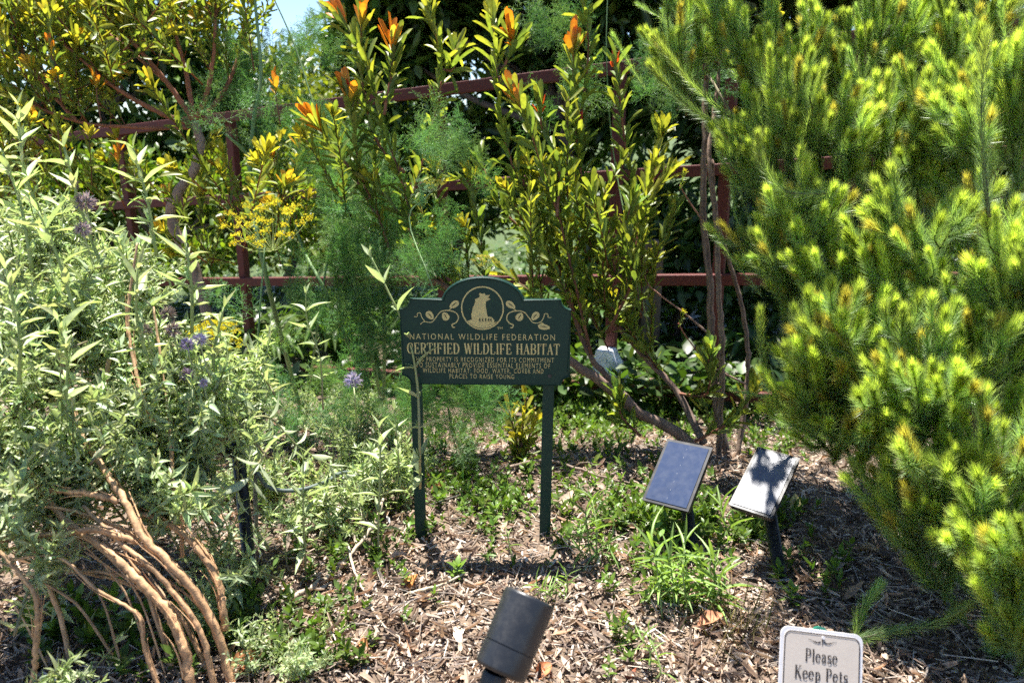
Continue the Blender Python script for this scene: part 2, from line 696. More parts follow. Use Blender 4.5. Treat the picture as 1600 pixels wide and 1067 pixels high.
sign = thing('habitat_sign', 'dark green arched wildlife habitat sign on two posts', 'sign', onground(SO[0], SO[1]))


def outline(inset=0.):
    i = inset
    pts = []

    def arc(cx, cy_, r, a0, a1, n):
        for a in np.linspace(R(a0), R(a1), n):
            pts.append((cx + r * math.cos(a), cy_ - r * math.sin(a)))
    L_, R_, T_, B_ = 630 + i, 889 - i, 466 + i, 600 - i
    # clockwise from bottom left
    arc(L_ - i, B_ + i, 13 + i * .6, 0, 90, 7)
    pts.append((L_, B_ - 20))
    arc(L_ - i, T_ - i, 15 + i * .6, -90, 0, 7)
    pts.append((693 + i, T_))
    a0 = math.degrees(math.acos(62 / 66.)) + 2
    for a in np.linspace(R(168), R(12), 21):
        pts.append((756 + (63 - i) * math.cos(a), 472 - (40 - i) * math.sin(a)))
    pts.append((819 - i, T_))
    arc(R_ + i, T_ - i, 15 + i * .6, 180, 270, 7)
    pts.append((R_, B_ - 20))
    arc(R_ + i, B_ + i, 13 + i * .6, 90, 180, 7)
    return pts


def poly_object(name, loops, h, thick, mt, root, conv=None):
    """flat plate from a closed outline (photo pixels), real thickness"""
    import bmesh
    bm = bmesh.new()
    fr = [bm.verts.new(conv(x, y, h)) for x, y in loops]
    face = bm.faces.new(fr)
    if thick:
        ext = bmesh.ops.extrude_face_region(bm, geom=[face])
        vs = [e for e in ext['geom'] if isinstance(e, bmesh.types.BMVert)]
        dv = Vector(tuple(conv(0, 0, -thick) - conv(0, 0, 0)))
        bmesh.ops.translate(bm, verts=vs, vec=dv)
    bmesh.ops.recalc_face_normals(bm, faces=bm.faces)
    bmesh.ops.triangulate(bm, faces=bm.faces, ngon_method='EAR_CLIP')
    me = bpy.data.meshes.new(name)
    bm.to_mesh(me)
    bm.free()
    org = np.zeros(3)
    q = root
    while q is not None:
        org += np.array(q.location)
        q = q.parent
    me.transform(Matrix.Translation(Vector(tuple(-org))))
    me.materials.append(mt)
    o = bpy.data.objects.new(name, me)
    COL.objects.link(o)
    o.parent = root
    return o


plate = poly_object('plate', outline(0), .004, .012, M['green'], sign, sgn)
bevel(plate, .0015, 2)
# raised rim round the plate
oo, oi = outline(.6), outline(4.2)
mb = MB()
n_ = len(oo)
v = [sgn(x, y, .0042) for x, y in oo] + [sgn(x, y, .0075) for x, y in outline(1.4)] + [sgn(x, y, .0075) for x, y in outline(3.2)] + [sgn(x, y, .0042) for x, y in oi]
f = [(r * n_ + j, r * n_ + (j + 1) % n_, (r + 1) * n_ + (j + 1) % n_, (r + 1) * n_ + j) for r in range(3) for j in range(n_)]
mb.add(v, f, (1, 1, 1))
mb.build('rim', M['green'], sign, sm=False)
for px0, px1 in ((649, 657), (857, 848)):
    a, e = sgn(px0, 598, -.02), G(px1, 838)
    e = np.array([a[0] * .35 + e[0] * .65, a[1] - .012, float(gz(e[0], a[1])) - .12])
    mb = MB()
    d = (e - a) / 2
    mb.box((a + e) / 2 + np.array([0, .006, 0]), d, SX * .0145, SN * .006, (1, 1, 1))
    bevel(mb.build('post', M['green'], sign, sm=False), .0015)
for px, py in ((858, 585), (655, 585)):
    mb = MB()
    c = sgn(px, py, .004)
    ring = [c + (SX * math.cos(a) + SU * math.sin(a)) * .005 + SN * hh for hh in (0, .003) for a in np.arange(8) * math.pi / 4]
    mb.add(ring, [(j, (j + 1) % 8, 8 + (j + 1) % 8, 8 + j) for j in range(8)] + [(8, 9, 10, 11), (8, 11, 12, 15), (12, 13, 14, 15)], (1, 1, 1))
    mb.build('screw', M['black'], sign, sm=False)

HL = .0046        # height of the raised artwork


def zz(x, y):
    return 610 + x / 5.3333, 420 + y / 5.3333


def stroke(mb, pts, w, h, conv, closed=False):
    """flat ribbon through pixel points with width w (scalar or list)"""
    p = np.asarray(pts, float)
    n = len(p)
    if closed:
        tg = np.roll(p, -1, 0) - np.roll(p, 1, 0)
    else:
        tg = np.gradient(p, axis=0)
    tg = nrm(tg)
    nn = np.stack([-tg[:, 1], tg[:, 0]], -1)
    w = np.broadcast_to(np.asarray(w, float), (n,))[:, None] * .5
    v = [conv(*q, h) for q in p + nn * w] + [conv(*q, h) for q in p - nn * w]
    m_ = n if closed else n - 1
    mb.add(v, [(j, (j + 1) % n, n + (j + 1) % n, n + j) for j in range(m_)], (1, 1, 1))


mb = MB()
cx, cy_ = zz(775, 320)
stroke(mb, [(cx + 31.5 * math.cos(a), cy_ + 32.5 * math.sin(a)) for a in np.linspace(0, 2 * math.pi, 48, endpoint=False)], 2.0, HL, sgn, True)
mb.build('ring', M['tan'], sign, sm=False)
ani = [(640, 430), (690, 412), (684, 372), (700, 312), (718, 268), (716, 246), (742, 236), (756, 222), (748, 204), (762, 196), (780, 206), (792, 196), (802, 214), (838, 212), (818, 232), (842, 246),
       (806, 264), (800, 292), (808, 345), (816, 388), (852, 394), (872, 418), (866, 434), (908, 430)]
bot = [(775 + 158 * math.cos(a), 320 + 164 * math.sin(a)) for a in np.linspace(R(42), R(138), 14)]
poly_object('emblem', [zz(*q) for q in ani + bot], HL + .0003, 0, M['tan'], sign, sgn)
mb = MB()
for x in (756, 780, 804, 828, 846):
    stroke(mb, [zz(x, 400), zz(x - 5, 414), zz(x, 432)], [.8, 2.0, .8], HL + .0008, sgn)
mb.build('emblem_detail', M['green'], sign, sm=False)
for sd in (-1, 1):
    mb = MB()

    def q_(x, y):
        return zz(775 + sd * (x - 775), y)
    main = smooth([(1330, 392), (1305, 392), (1302, 368), (1278, 362), (1268, 395), (1240, 432), (1185, 436), (1150, 395), (1110, 350), (1050, 340), (990, 358), (970, 400), (990, 440), (1022, 455), (1018, 475), (1000, 480)], 60)
    stroke(mb, [q_(*p) for p in main], np.linspace(1.0, 1.9, 60), HL, sgn)
    stroke(mb, [q_(*p) for p in smooth([(1050, 340), (1025, 320), (1010, 300)], 8)], 1.2, HL + .0003, sgn)
    stroke(mb, [q_(*p) for p in smooth([(1240, 432), (1262, 440), (1280, 456)], 8)], 1.2, HL + .0003, sgn)
    mb.build('vine', M['tan'], sign, sm=False)
    for lx, ly, r1, r2, an in ((1003, 292, 44, 26, 35), (1075, 388, 36, 30, -60), (1200, 382, 40, 28, 130), (1272, 470, 50, 24, 10)):
        if sd == -1 and lx == 1272:
            continue
        pts = []
        for a in np.linspace(0, 2 * math.pi, 18, endpoint=False):
            rx, ry = r1 * math.cos(a), r2 * math.sin(a) * (1 - .25 * math.cos(a))
            ca, sa = math.cos(R(an)), math.sin(R(an))
            pts.append(q_(lx + rx * ca - ry * sa, ly + rx * sa + ry * ca))
        poly_object('vine_leaf', pts, HL + .0006, 0, M['tan'], sign, sgn)
        mb = MB()
        ca, sa = math.cos(R(an)), math.sin(R(an))
        stroke(mb, [q_(lx - r1 * .6 * ca, ly - r1 * .6 * sa), q_(lx, ly - 3), q_(lx + r1 * .6 * ca, ly + r1 * .6 * sa)], [.6, 1.5, .5], HL + .001, sgn)
        mb.build('leaf_vein', M['green'], sign, sm=False)


def sans(text, x0, x1, y0, y1, mt, root, conv, h, name='lettering', spacing=1.0):
    """built-in sans lettering fitted to a pixel box"""
    cu = bpy.data.curves.new('t', 'FONT')
    cu.body = text
    cu.space_character = spacing
    cu.resolution_u = 3
    ob = bpy.data.objects.new('t', cu)
    COL.objects.link(ob)
    bpy.context.view_layer.update()
    me = bpy.data.meshes.new_from_object(ob.evaluated_get(bpy.context.evaluated_depsgraph_get()))
    bpy.data.objects.remove(ob)
    co = np.zeros(len(me.vertices) * 3)
    me.vertices.foreach_get('co', co)
    co = co.reshape(-1, 3)
    lo, hi = co.min(0), co.max(0)
    org = np.zeros(3)
    q = root
    while q is not None:
        org += np.array(q.location)
        q = q.parent
    out = np.array([conv(x0 + (a - lo[0]) / (hi[0] - lo[0]) * (x1 - x0), y1 - (b_ - lo[1]) / (hi[1] - lo[1]) * (y1 - y0), h) for a, b_, _ in co]) - org
    me.vertices.foreach_set('co', out.ravel())
    me.update()
    me.materials.clear()
    me.materials.append(mt)
    o = bpy.data.objects.new(name, me)
    COL.objects.link(o)
    o.parent = root
    return o


def glyph(ch):
    """serif letter as strokes: list of (polyline, widths), advance; cap height 1"""
    T_, t_ = .15, .065
    S = []

    def vs(x, y0=0., y1=1., top=True, bot_=True, s=.13):
        S.append(([(x, y0), (x, y1)], T_))
        if bot_:
            S.append(([(x - s, y0 + t_ / 2), (x + s, y0 + t_ / 2)], t_))
        if top:
            S.append(([(x - s, y1 - t_ / 2), (x + s, y1 - t_ / 2)], t_))

    def ln(x0, y0, x1, y1, w=t_):
        S.append(([(x0, y0), (x1, y1)], w))

    def arc(cx, cy, rx, ry, a0, a1, n=14):
        a = np.linspace(R(a0), R(a1), n)
        S.append(([(cx + rx * math.cos(q), cy + ry * math.sin(q)) for q in a], [t_ + (T_ - t_) * abs(math.cos(q)) for q in a]))
    adv = .8
    if ch == 'C':
        arc(.42, .5, .34, .47, 42, 318, 20); ln(.68, .62, .68, .95); adv = .82
    elif ch in 'EF':
        vs(.16, 0, 1, True, ch == 'F'); ln(.16, .97, .62, .97); ln(.62, .97, .62, .78); ln(.16, .51, .5, .51); ln(.5, .4, .5, .62)
        if ch == 'E':
            ln(.05, .03, .64, .03); ln(.64, .03, .64, .24)
        adv = .74
    elif ch in 'RPB':
        vs(.16)
        ry = .24 if ch != 'P' else .26
        ln(.16, .97, .38, .97); ln(.16, .97 - 2 * ry, .38, .97 - 2 * ry); arc(.38, .97 - ry, .24, ry, -90, 90)
        if ch == 'R':
            ln(.36, .5, .68, .03, T_ * .9); ln(.6, .03, .78, .03)
        if ch == 'B':
            ln(.16, .03, .4, .03); arc(.4, .26, .26, .23, -90, 90)
        adv = .78 if ch != 'P' else .74
    elif ch == 'T':
        vs(.36, 0, 1, False); ln(.02, .97, .7, .97); ln(.03, .97, .03, .76); ln(.69, .97, .69, .76); adv = .74
    elif ch == 'I':
        vs(.18); adv = .38
    elif ch == 'D':
        vs(.16); ln(.16, .97, .34, .97); ln(.16, .03, .34, .03); arc(.34, .5, .36, .47, -90, 90, 18); adv = .84
    elif ch == 'W':
        ln(.1, .97, .32, .02, T_); ln(.32, .02, .53, .97, t_); ln(.5, .97, .74, .02, T_); ln(.74, .02, .96, .97, t_)
        ln(.0, .97, .24, .97); ln(.86, .97, 1.06, .97); adv = 1.08
    elif ch == 'L':
        vs(.16, 0, 1, True, False); ln(.05, .03, .62, .03); ln(.62, .03, .62, .26); adv = .7
    elif ch == 'H':
        vs(.16); vs(.66); ln(.16, .51, .66, .51); adv = .84
    elif ch == 'A':
        ln(.38, .98, .12, .02, t_); ln(.38, .98, .66, .02, T_); ln(.2, .34, .56, .34); ln(.0, .03, .24, .03); ln(.52, .03, .8, .03); adv = .8
    elif ch == 'K':
        vs(.16); ln(.2, .42, .64, .97, t_); ln(.34, .58, .7, .03, T_); ln(.52, .97, .76, .97); ln(.58, .03, .82, .03); adv = .84
    elif ch == 'l':
        vs(.17, 0, 1.0, False); ln(.04, .97, .17, .97); adv = .36
    elif ch == 'e':
        arc(.3, .33, .24, .31, 5, 325, 18); ln(.1, .38, .52, .38); adv = .62
    elif ch == 'a':
        arc(.28, .46, .18, .19, 0, 165, 10); ln(.46, .5, .46, .08, T_); ln(.46, .05, .58, .05); arc(.28, .19, .17, .17, 60, 350, 14); ln(.34, .35, .46, .38); adv = .64
    elif ch == 's':
        arc(.26, .48, .16, .155, 40, 270, 10); arc(.26, .18, .18, .155, -140, 90, 10); ln(.44, .62, .44, .48); ln(.07, .18, .07, .02); adv = .54
    elif ch == 'p':
        vs(.17, -.3, .62, False); ln(.05, .6, .17, .6); arc(.36, .32, .2, .3, -150, 150, 16); adv = .68
    elif ch == 't':
        ln(.2, .84, .2, .12, T_); arc(.34, .13, .13, .11, 180, 320, 8); ln(.04, .61, .4, .61); adv = .46
    elif ch == ' ':
        adv = .42
    return S, adv


def serif(text, x0, x1, y0, y1, mt, root, conv, h, track=.06, name='lettering', bold=1.0):
    mb = MB()
    pen = 0.
    out = []
    for ch in text:
        S, adv = glyph(ch)
        out.append((pen, S))
        pen += adv + track
    pen -= track
    sx, sy = (x1 - x0) / pen, (y1 - y0)
    k = 0
    for p0, S in out:
        for pts, w in S:
            q = [(x0 + (p0 + x) * sx, y1 - y * sy) for x, y in pts]
            stroke(mb, q, np.asarray(w) * min(sx, sy) * bold, h + (k % 9) * .00005, conv)
            k += 1
    return mb.build(name, mt, root, sm=False)


sans('NATIONAL WILDLIFE FEDERATION', zz(180, 0)[0], zz(1362, 0)[0], zz(0, 532)[1], zz(0, 582)[1], M['tan'], sign, sgn, HL, spacing=1.35)
serif('CERTIFIED WILDLIFE HABITAT', zz(155, 0)[0], zz(1402, 0)[0], zz(0, 610)[1], zz(0, 702)[1], M['tan'], sign, sgn, HL, bold=1.25)
for tx, a, b_, c, d in (('THIS PROPERTY IS RECOGNIZED FOR ITS COMMITMENT', 200, 1356, 728, 768), ('TO SUSTAINABLY PROVIDE ESSENTIAL ELEMENTS OF', 225, 1325, 775, 816),
                        ('WILDLIFE HABITAT: FOOD, WATER, COVER AND', 280, 1272, 822, 868), ('PLACES TO RAISE YOUNG', 500, 1032, 870, 910)):
    sans(tx, zz(a, 0)[0], zz(b_, 0)[0], zz(0, c)[1], zz(0, d)[1], M['tan'], sign, sgn, HL, spacing=1.3)
sans('TM', zz(893, 0)[0], zz(936, 0)[0], zz(0, 474)[1], zz(0, 494)[1], M['tan'], sign, sgn, HL)
#PART2


# ------------------------------------------------------------------ lathe and lights
def frame_of(d, hint=(0, 0, 1)):
    d = nrm(d)
    a = nrm(np.cross(d, hint))
    return a, np.cross(d, a), d


def lathe(mb, c, d, prof, sides=40, col=(1, 1, 1), ribs=0, ribamp=0., hint=(0, 0, 1)):
    """prof: list of (distance along d, radius)"""
    a, b_, d = frame_of(d, hint)
    ang = np.arange(sides) * 2 * math.pi / sides
    v = []
    for s, r in prof:
        rr = r * (1 + (ribamp * np.sign(np.sin(ang * ribs)) if ribs else 0))
        v.append(np.asarray(c) + d * s + np.outer(np.cos(ang) * rr, a) + np.outer(np.sin(ang) * rr, b_))
    n = len(prof)
    f = [(i * sides + j, i * sides + (j + 1) % sides, (i + 1) * sides + (j + 1) % sides, (i + 1) * sides + j) for i in range(n - 1) for j in range(sides)]
    mb.add(np.vstack(v), f, col)


def camvec(x, y, z):
    """camera axes (right, up, forward) -> world"""
    return np.array([x, y * SP * 1.0 + z * CP, y * CP - z * SP])


def sky_glass(name, rough, dust):
    m, n, l, b = mat(name)
    tc = n.new('ShaderNodeTexCoord')
    no = n.new('ShaderNodeTexNoise')
    no.inputs['Scale'].default_value = 60
    no.inputs['Detail'].default_value = 8
    l.new(tc.outputs['Object'], no.inputs['Vector'])
    mr = n.new('ShaderNodeMapRange')
    mr.inputs[1].default_value, mr.inputs[2].default_value = .4, .75
    mr.inputs[3].default_value, mr.inputs[4].default_value = dust * .4, dust
    l.new(no.outputs[0], mr.inputs[0])
    mx = n.new('ShaderNodeMix')
    mx.data_type = 'RGBA'
    mx.inputs[6].default_value = (.02, .035, .085, 1)
    mx.inputs[7].default_value = (.45, .44, .42, 1)
    l.new(mr.outputs[0], mx.inputs[0])
    l.new(mx.outputs[2], b.inputs['Base Color'])
    b.inputs['Roughness'].default_value = rough
    b.inputs['Specular IOR Level'].default_value = .8 if rough < .3 else .6
    b.inputs['Coat Weight'].default_value = .6 if rough < .3 else .15
    b.inputs['Coat Roughness'].default_value = .08
    return m


M['cell'] = sky_glass('solar_cell', .16, .10)
M['cell_dusty'] = sky_glass('dusty_solar_cell', .40, .26)
M['grey'] = paint_mat('grey_plastic', (.42, .42, .43), .5, .4, (.2, .18, .15), .4, 40)
M['fine'] = paint_mat('cell_line', (.25, .27, .3), .35, .5, (.2, .18, .15), .2, 40, metal=.6)


def solar_light(px, py, depth, wpx, lpx, lz, base_px, label, cell, collar=True, glint=None):
    k = depth / FPX
    w = np.array([wpx[0] * k, -wpx[1] * k])
    L = np.array([lpx[0] * k, -lpx[1] * k])
    wd = -(w[0] * L[0] + w[1] * L[1]) / lz
    wv, lv = camvec(w[0], w[1], wd), camvec(L[0], L[1], lz)
    nv = nrm(np.cross(wv, lv))
    c = P(px, py, depth)
    if np.dot(nv, c - np.array([0, 0, CAMZ])) > 0:
        nv = -nv
    if glint is not None:
        # tilt the panel so that it mirrors a given part of the sky at the camera
        dv = nrm(c - np.array([0, 0, CAMZ]))
        nv = nrm(nrm(np.asarray(glint, float)) - dv)

        def on(x, y):
            q = P(x, y, 1.) - np.array([0, 0, CAMZ])
            return np.array([0, 0, CAMZ]) + q * np.dot(c - np.array([0, 0, CAMZ]), nv) / np.dot(q, nv)
        ww = on(px + wpx[0] / 2, py + wpx[1] / 2) - on(px - wpx[0] / 2, py - wpx[1] / 2)
        ll = on(px + lpx[0] / 2, py + lpx[1] / 2) - on(px - lpx[0] / 2, py - lpx[1] / 2)
        # nearest right-angled pair in the plane
        wu_, lu_ = nrm(ww), nrm(ll)
        e1, e2 = nrm(wu_ + lu_), nrm(wu_ - lu_)
        wv, lv = nrm(e1 + e2) * np.linalg.norm(ww), nrm(e1 - e2) * np.linalg.norm(ll)
    g0 = G(*base_px)
    t = thing('solar_light', label, 'solar light', g0, 'black solar stake lights in the bed')
    hw, hl = np.linalg.norm(wv) / 2, np.linalg.norm(lv) / 2
    wu, lu = nrm(wv), nrm(lv)
    mb = MB()
    # housing: tray deeper than the frame, tapering to the back
    v = []
    for s, dn in ((1, .004), (1, -.016), (.9, -.024)):
        for i, j in ((-1, -1), (1, -1), (1, 1), (-1, 1)):
            v.append(c + wu * hw * s * i + lu * hl * s * j + nv * dn)
    f = [(r * 4 + j, r * 4 + (j + 1) % 4, r * 4 + 4 + (j + 1) % 4, r * 4 + 4 + j) for r in range(2) for j in range(4)] + [(0, 1, 2, 3), (11, 10, 9, 8)]
    mb.add(v, f, (1, 1, 1))
    bevel(mb.build('housing', M['black'], t, sm=False), .0025)
    mb = MB()
    mb.box(c + nv * .0045, wu * (hw - .005), lu * (hl - .005), nv * .0012, (1, 1, 1))
    cellobj = mb.build('solar_cell', cell, t, sm=False)
    for off in np.linspace(-.8, .8, 7):
        mb = MB()
        mb.box(c + nv * .0058 + lu * hl * off, wu * .0003, lu * .0022, nv * .0002, (1, 1, 1))
        mb.build('busbar', M['fine'], cellobj, sm=False)
    # swivel bracket and stake
    a = c - nv * .026
    k1 = a - nv * .02
    mb = MB()
    lathe(mb, a, k1 - a, [(0, 0), (0, .014), (np.linalg.norm(k1 - a), .014), (np.linalg.norm(k1 - a), 0)], 16)
    lathe(mb, k1 - wu * .018, wu, [(0, 0), (0, .012), (.036, .012), (.036, 0)], 16)
    mb.build('swivel', M['black'], t)
    mb = MB()
    top, bo = k1, g0 + np.array([0, 0, -.1])
    d = nrm(bo - top)
    Ln = np.linalg.norm(bo - top)
    cut = np.linalg.norm(g0 + np.array([0, 0, .035]) - top)
    lathe(mb, top, d, [(-.008, 0), (-.008, .016), (cut, .0165), (cut, .020), (cut + .014, .020), (cut + .014, .013), (Ln, .002)], 20)
    mb.build('stake', M['black'], t)
    if collar:
        mb = MB()
        lathe(mb, top + d * (cut - .012), d, [(0, .0175), (0, .027), (.004, .030), (.007, .027), (.007, .0175)], 24)
        mb.build('collar', M['grey'], t)
    return t


solar_light(1059, 741, 2.0, (59, 8), (48, -87), .078, (1096, 868), 'black solar panel light reflecting blue sky, nearer the green sign', M['cell'], False)
solar_light(1195, 753, 1.92, (66, 15), (53, -87), .125, (1238, 925), 'black solar panel light with glaring dusty panel near the feathery bush', M['cell_dusty'], glint=tuple(np.array(sun_dir) + np.array([-.08, -.1, 0])))
solar_light(362, 668, 1.95, (56, 10), (30, -60), .11, (392, 895), 'black solar stake light half hidden under the grey-green sage', M['cell'], False)

# spotlight in the foreground
SD = 1.15
kk = SD / FPX
rear = P(781, 1050, SD)
ax = nrm(camvec(50 * kk, 108 * kk, .040))
spot = thing('garden_spotlight', 'black cylinder garden spotlight tilted up in the foreground', 'spotlight', onground(rear[0], rear[1]))
mb = MB()
r0 = .0405
lathe(mb, rear, ax, [(-.001, .022), (-.001, r0 - .004), (.003, r0 - .0005), (.006, r0), (.0365, r0)], 56)
lathe(mb, rear, ax, [(.0365, r0), (.0366, r0 - .0016), (.0382, r0 - .0016), (.0384, r0)], 56)
mb.build('rear_cap', M['lamp'], spot)
mb = MB()
lathe(mb, rear, ax, [(.0384, r0), (.112, r0 + .0006), (.116, r0 + .0002), (.117, r0 - .002), (.116, r0 - .005), (.098, r0 - .006), (.095, 0)], 56)
mb.build('barrel', M['lamp'], spot)
mb = MB()
lathe(mb, rear + ax * .094, ax, [(0, r0 - .007), (.003, r0 - .008), (.003, 0)], 40)
mb.build('lens', M['cell'], spot)
nk = nrm(np.array([-.18, -.05, -1.]) * .6 - ax * .8)
n0 = rear - ax * .004 - camvec(.006, 0, 0)
mb = MB()
lathe(mb, n0 - nk * .004, nk, [(0, .017), (.004, .0185), (.03, .0185), (.034, .016), (.034, 0)], 96, ribs=24, ribamp=.03)
mb.build('knurled_nut', M['lamp'], spot)
e0 = n0 + nk * .03
ge = onground(e0[0] + .012, e0[1] + .02)
mb = MB()
pth = smooth([e0, e0 + nk * .03, e0 + np.array([.006, .01, -.1]), ge + np.array([0, 0, .02]), ge + np.array([0, 0, -.1])], 16)
mb.tube(pth, [.012] * 11 + [.012, .011, .008, .006, .003], (1, 1, 1), 14)
mb.build('stake', M['lamp'], spot)

# ------------------------------------------------------------------ please keep pets sign
PD = 1.36
pk = PD / FPX
PO = P(1285, 984, PD)                       # top middle
M['signwhite'] = paint_mat('aluminium_white', (.50, .44, .385), .5, .35, (.36, .32, .28), .5, 14)
M['signrim'] = paint_mat('aluminium_edge', (.60, .59, .61), .45, .4, (.4, .36, .33), .4, 30)
M['ink'] = paint_mat('black_ink', (.03, .025, .025), .5, .3, (.12, .1, .1), .3, 60)
M['clip'] = paint_mat('green_clip', (.01, .16, .10), .4, .5, (.2, .2, .15), .3, 40)
PN = nrm(np.array([.10, -.86, .45]))
_a, _f = camvec(134, -20, 0), camvec(0, 0, 1)
PX_ = nrm(_a - _f * np.dot(_a, PN) / np.dot(_f, PN))
PU = np.cross(PN, PX_)


def pet(px, py, h=0.):
    """px,py measured in the sign's own upright frame: 134 wide, origin top middle"""
    return PO + PX_ * px * pk - PU * py * pk + PN * h


ps = thing('pet_notice', 'small white please keep pets notice with rounded corners', 'sign', onground(PO[0], PO[1] - .05))


def rrect(x0, x1, y0, y1, r, n=7):
    out = []
    for cx, cy_, a0 in ((x1 - r, y1 - r, 0), (x0 + r, y1 - r, 90), (x0 + r, y0 + r, 180), (x1 - r, y0 + r, 270)):
        for a in np.linspace(R(a0), R(a0 + 90), n):
            out.append((cx + r * math.cos(a), cy_ + r * math.sin(a)))
    return out


bevel(poly_object('plate', rrect(-67, 67, 0, 178, 13), .0, .003, M['signrim'], ps, pet), .0006)
poly_object('face', rrect(-61.5, 61.5, 5.5, 172, 11), .0012, .001, M['signwhite'], ps, pet)
mb = MB()
stroke(mb, rrect(-60.5, 60.5, 6.5, 171, 10.5), 1.5, .0018, pet, True)
mb.build('border_line', M['ink'], ps, sm=False)
serif('Please', -27, 25, 29, 48, M['ink'], ps, pet, .0018, track=.09, bold=1.2)
serif('Keep Pets', -43, 43, 55, 74, M['ink'], ps, pet, .0018, track=.09, bold=1.2)
mb = MB()
for sd in (-1, 1):
    for yo, ln_ in ((0, 23), (3.2, 16)):
        stroke(mb, smooth([(sd * 3, 17 + yo * .4), (sd * ln_ * .45, 19.5), (sd * ln_ * .75, 16.5 + yo * .3), (sd * ln_, 15.5 + yo)], 12), np.linspace(1.3, .5, 12), .0018 + yo * .00003, pet)
stroke(mb, [(0, 14), (0, 22)], [2.6, 1.], .0019, pet)
mb.build('ornament', M['ink'], ps, sm=False)
mb = MB()
ring = [pet(2.5 * math.cos(a) + 1, 11 + 2.5 * math.sin(a), h) for h in (.0012, .003) for a in np.arange(10) * math.pi / 5]
mb.add(ring, [(j, (j + 1) % 10, 10 + (j + 1) % 10, 10 + j) for j in range(10)] + [(10, 11, 12, 13), (10, 13, 14, 19), (14, 15, 16, 19), (16, 17, 18, 19)], (1, 1, 1))
mb.build('screw', M['signrim'], ps, sm=False)
poly_object('clip', [(-17, 6), (-9, -2.5), (-2, -5), (5, -4), (13, 1), (21, 6)], -.005, .006, M['clip'], ps, pet)
mb = MB()
sa_ = pet(0, 8, -.016)
sb_ = onground(pet(0, 150)[0], pet(0, 150)[1] + .03) + np.array([0, 0, -.1])
mb.tube(smooth([sa_, pet(0, 120, -.018), sb_], 10), .005, (1, 1, 1), 10)
mb.build('stake', M['clip'], ps)

# ------------------------------------------------------------------ hose, stones, dry leaves, fallen twigs
M['hose'] = paint_mat('hose_rubber', (.10, .13, .12), .5, .4, (.3, .3, .28), .4, 40)
mb = MB()
hp = [P(*q) for q in ((400, 742, 1.98), (415, 758, 2.0), (440, 766, 2.02), (475, 764, 2.05), (510, 752, 2.1), (545, 738, 2.2))]
hp[0][2] += .0
mb.tube(smooth([onground(hp[0][0] - .05, hp[0][1] + .1)] + hp + [onground(hp[-1][0] + .12, hp[-1][1] + .15)], 40), .0055, (1, 1, 1), 10)
tag(mb.build('irrigation_tube', M['hose']), 'thin grey-green irrigation tube arching between the sage plants', 'hose')


def rock(name, c, r, sq, col, label, group=None):
    import bmesh
    bm = bmesh.new()
    bmesh.ops.create_icosphere(bm, subdivisions=3, radius=1)
    ph = rng.random(6) * 6
    mb = MB()
    v = np.array([tuple(q.co) for q in bm.verts])
    f = np.array([[x.index for x in q.verts] for q in bm.faces])
    bm.free()
    dd = 1 + .12 * np.sin(2.3 * v[:, 0] + ph[0]) * np.cos(2.9 * v[:, 1] + ph[1]) + .08 * np.sin(5 * v[:, 2] + ph[2] + 3 * v[:, 0]) + .03 * np.sin(11 * v[:, 1] + ph[3])
    mb.add(np.asarray(c) + v * dd[:, None] * r * np.asarray(sq), f, col)
    return tag(mb.build(name, M['bark']), label, 'stone', group)


g0 = G(533, 812)
rock('stone', g0 + np.array([0, 0, .016]), .024, (.75, .7, 1.15), (.62, .55, .45), 'cream stone standing among sage sprigs by the tube')
g0 = G(507, 988)
rock('stone', g0 + np.array([0, 0, .006]), .010, (1, .8, .8), (.75, .7, .55), 'tiny pale pebble on mulch below the sage sprigs')
g0 = G(985, 982)
rock('stone', g0 + np.array([0, 0, .006]), .013, (1.2, .8, .7), (.72, .68, .62), 'tiny white pebble beside the narrow-leaved clump')

DRYT = [leaf_t([.15, .7, 1., .85, .5, .05], f_, c) for f_, c in ((1.6, .25), (2.2, -.2), (1.0, .4), (-1.8, .15))]


def dry_leaf(px, py, ln, col, label, yaw=None, lift=.012, w=.42, tilt=.15, group=None):
    ln *= .72
    g0 = G(px, py)
    yw = rng.random() * 6.28 if yaw is None else yaw
    Y = np.array([[math.cos(yw), math.sin(yw), tilt]])
    mb = MB()
    mb.inst(DRYT[rng.integers(0, 4)], (g0 + np.array([0, 0, lift]))[None] - Y * ln * .5, Y, np.array([[rng.normal(0, .3), -.3 + rng.normal(0, .2), 1.]]), ln, ln * w, np.asarray(col), np.asarray(col) * 1.15)
    o = mb.build('dry_leaf', M['dry'])
    # origin on the ground below the leaf
    return tag(o, label, 'dead leaf', group)


dry_leaf(647, 918, .075, (.36, .17, .05), 'curled orange-brown dead leaf standing on the mulch', 1.4, .02, .55, .5)
dry_leaf(684, 772, .06, (.30, .13, .06), 'dark russet dead leaf beside the sign post', .2, .018, .7, .2)
dry_leaf(590, 905, .10, (.38, .27, .20), 'long tan dead leaf near the fallen twig', 1.0, .015, .28, .2)
dry_leaf(850, 1060, .08, (.42, .17, .08), 'reddish dead leaf under the spotlight', .9, .02, .5, .3)
dry_leaf(985, 1060, .04, (.35, .10, .05), 'small red-brown leaf at the lower edge of the mulch', .5, .015, .6, .2)
dry_leaf(885, 798, .10, (.46, .36, .27), 'broad pale tan leaf behind the sign post', .9, .02, .5, .25)
dry_leaf(955, 825, .06, (.55, .45, .30), 'cupped cream leaf near the narrow-leaved sprig', .4, .02, .6, .1)
dry_leaf(1242, 803, .075, (.42, .36, .16), 'folded yellowish dead leaf beside the dusty solar panel', 1.2, .03, .6, .4)
dry_leaf(1360, 870, .085, (.40, .30, .20), 'tan dead leaf in the shade of the feathery bush', -.4, .015, .32, .1)
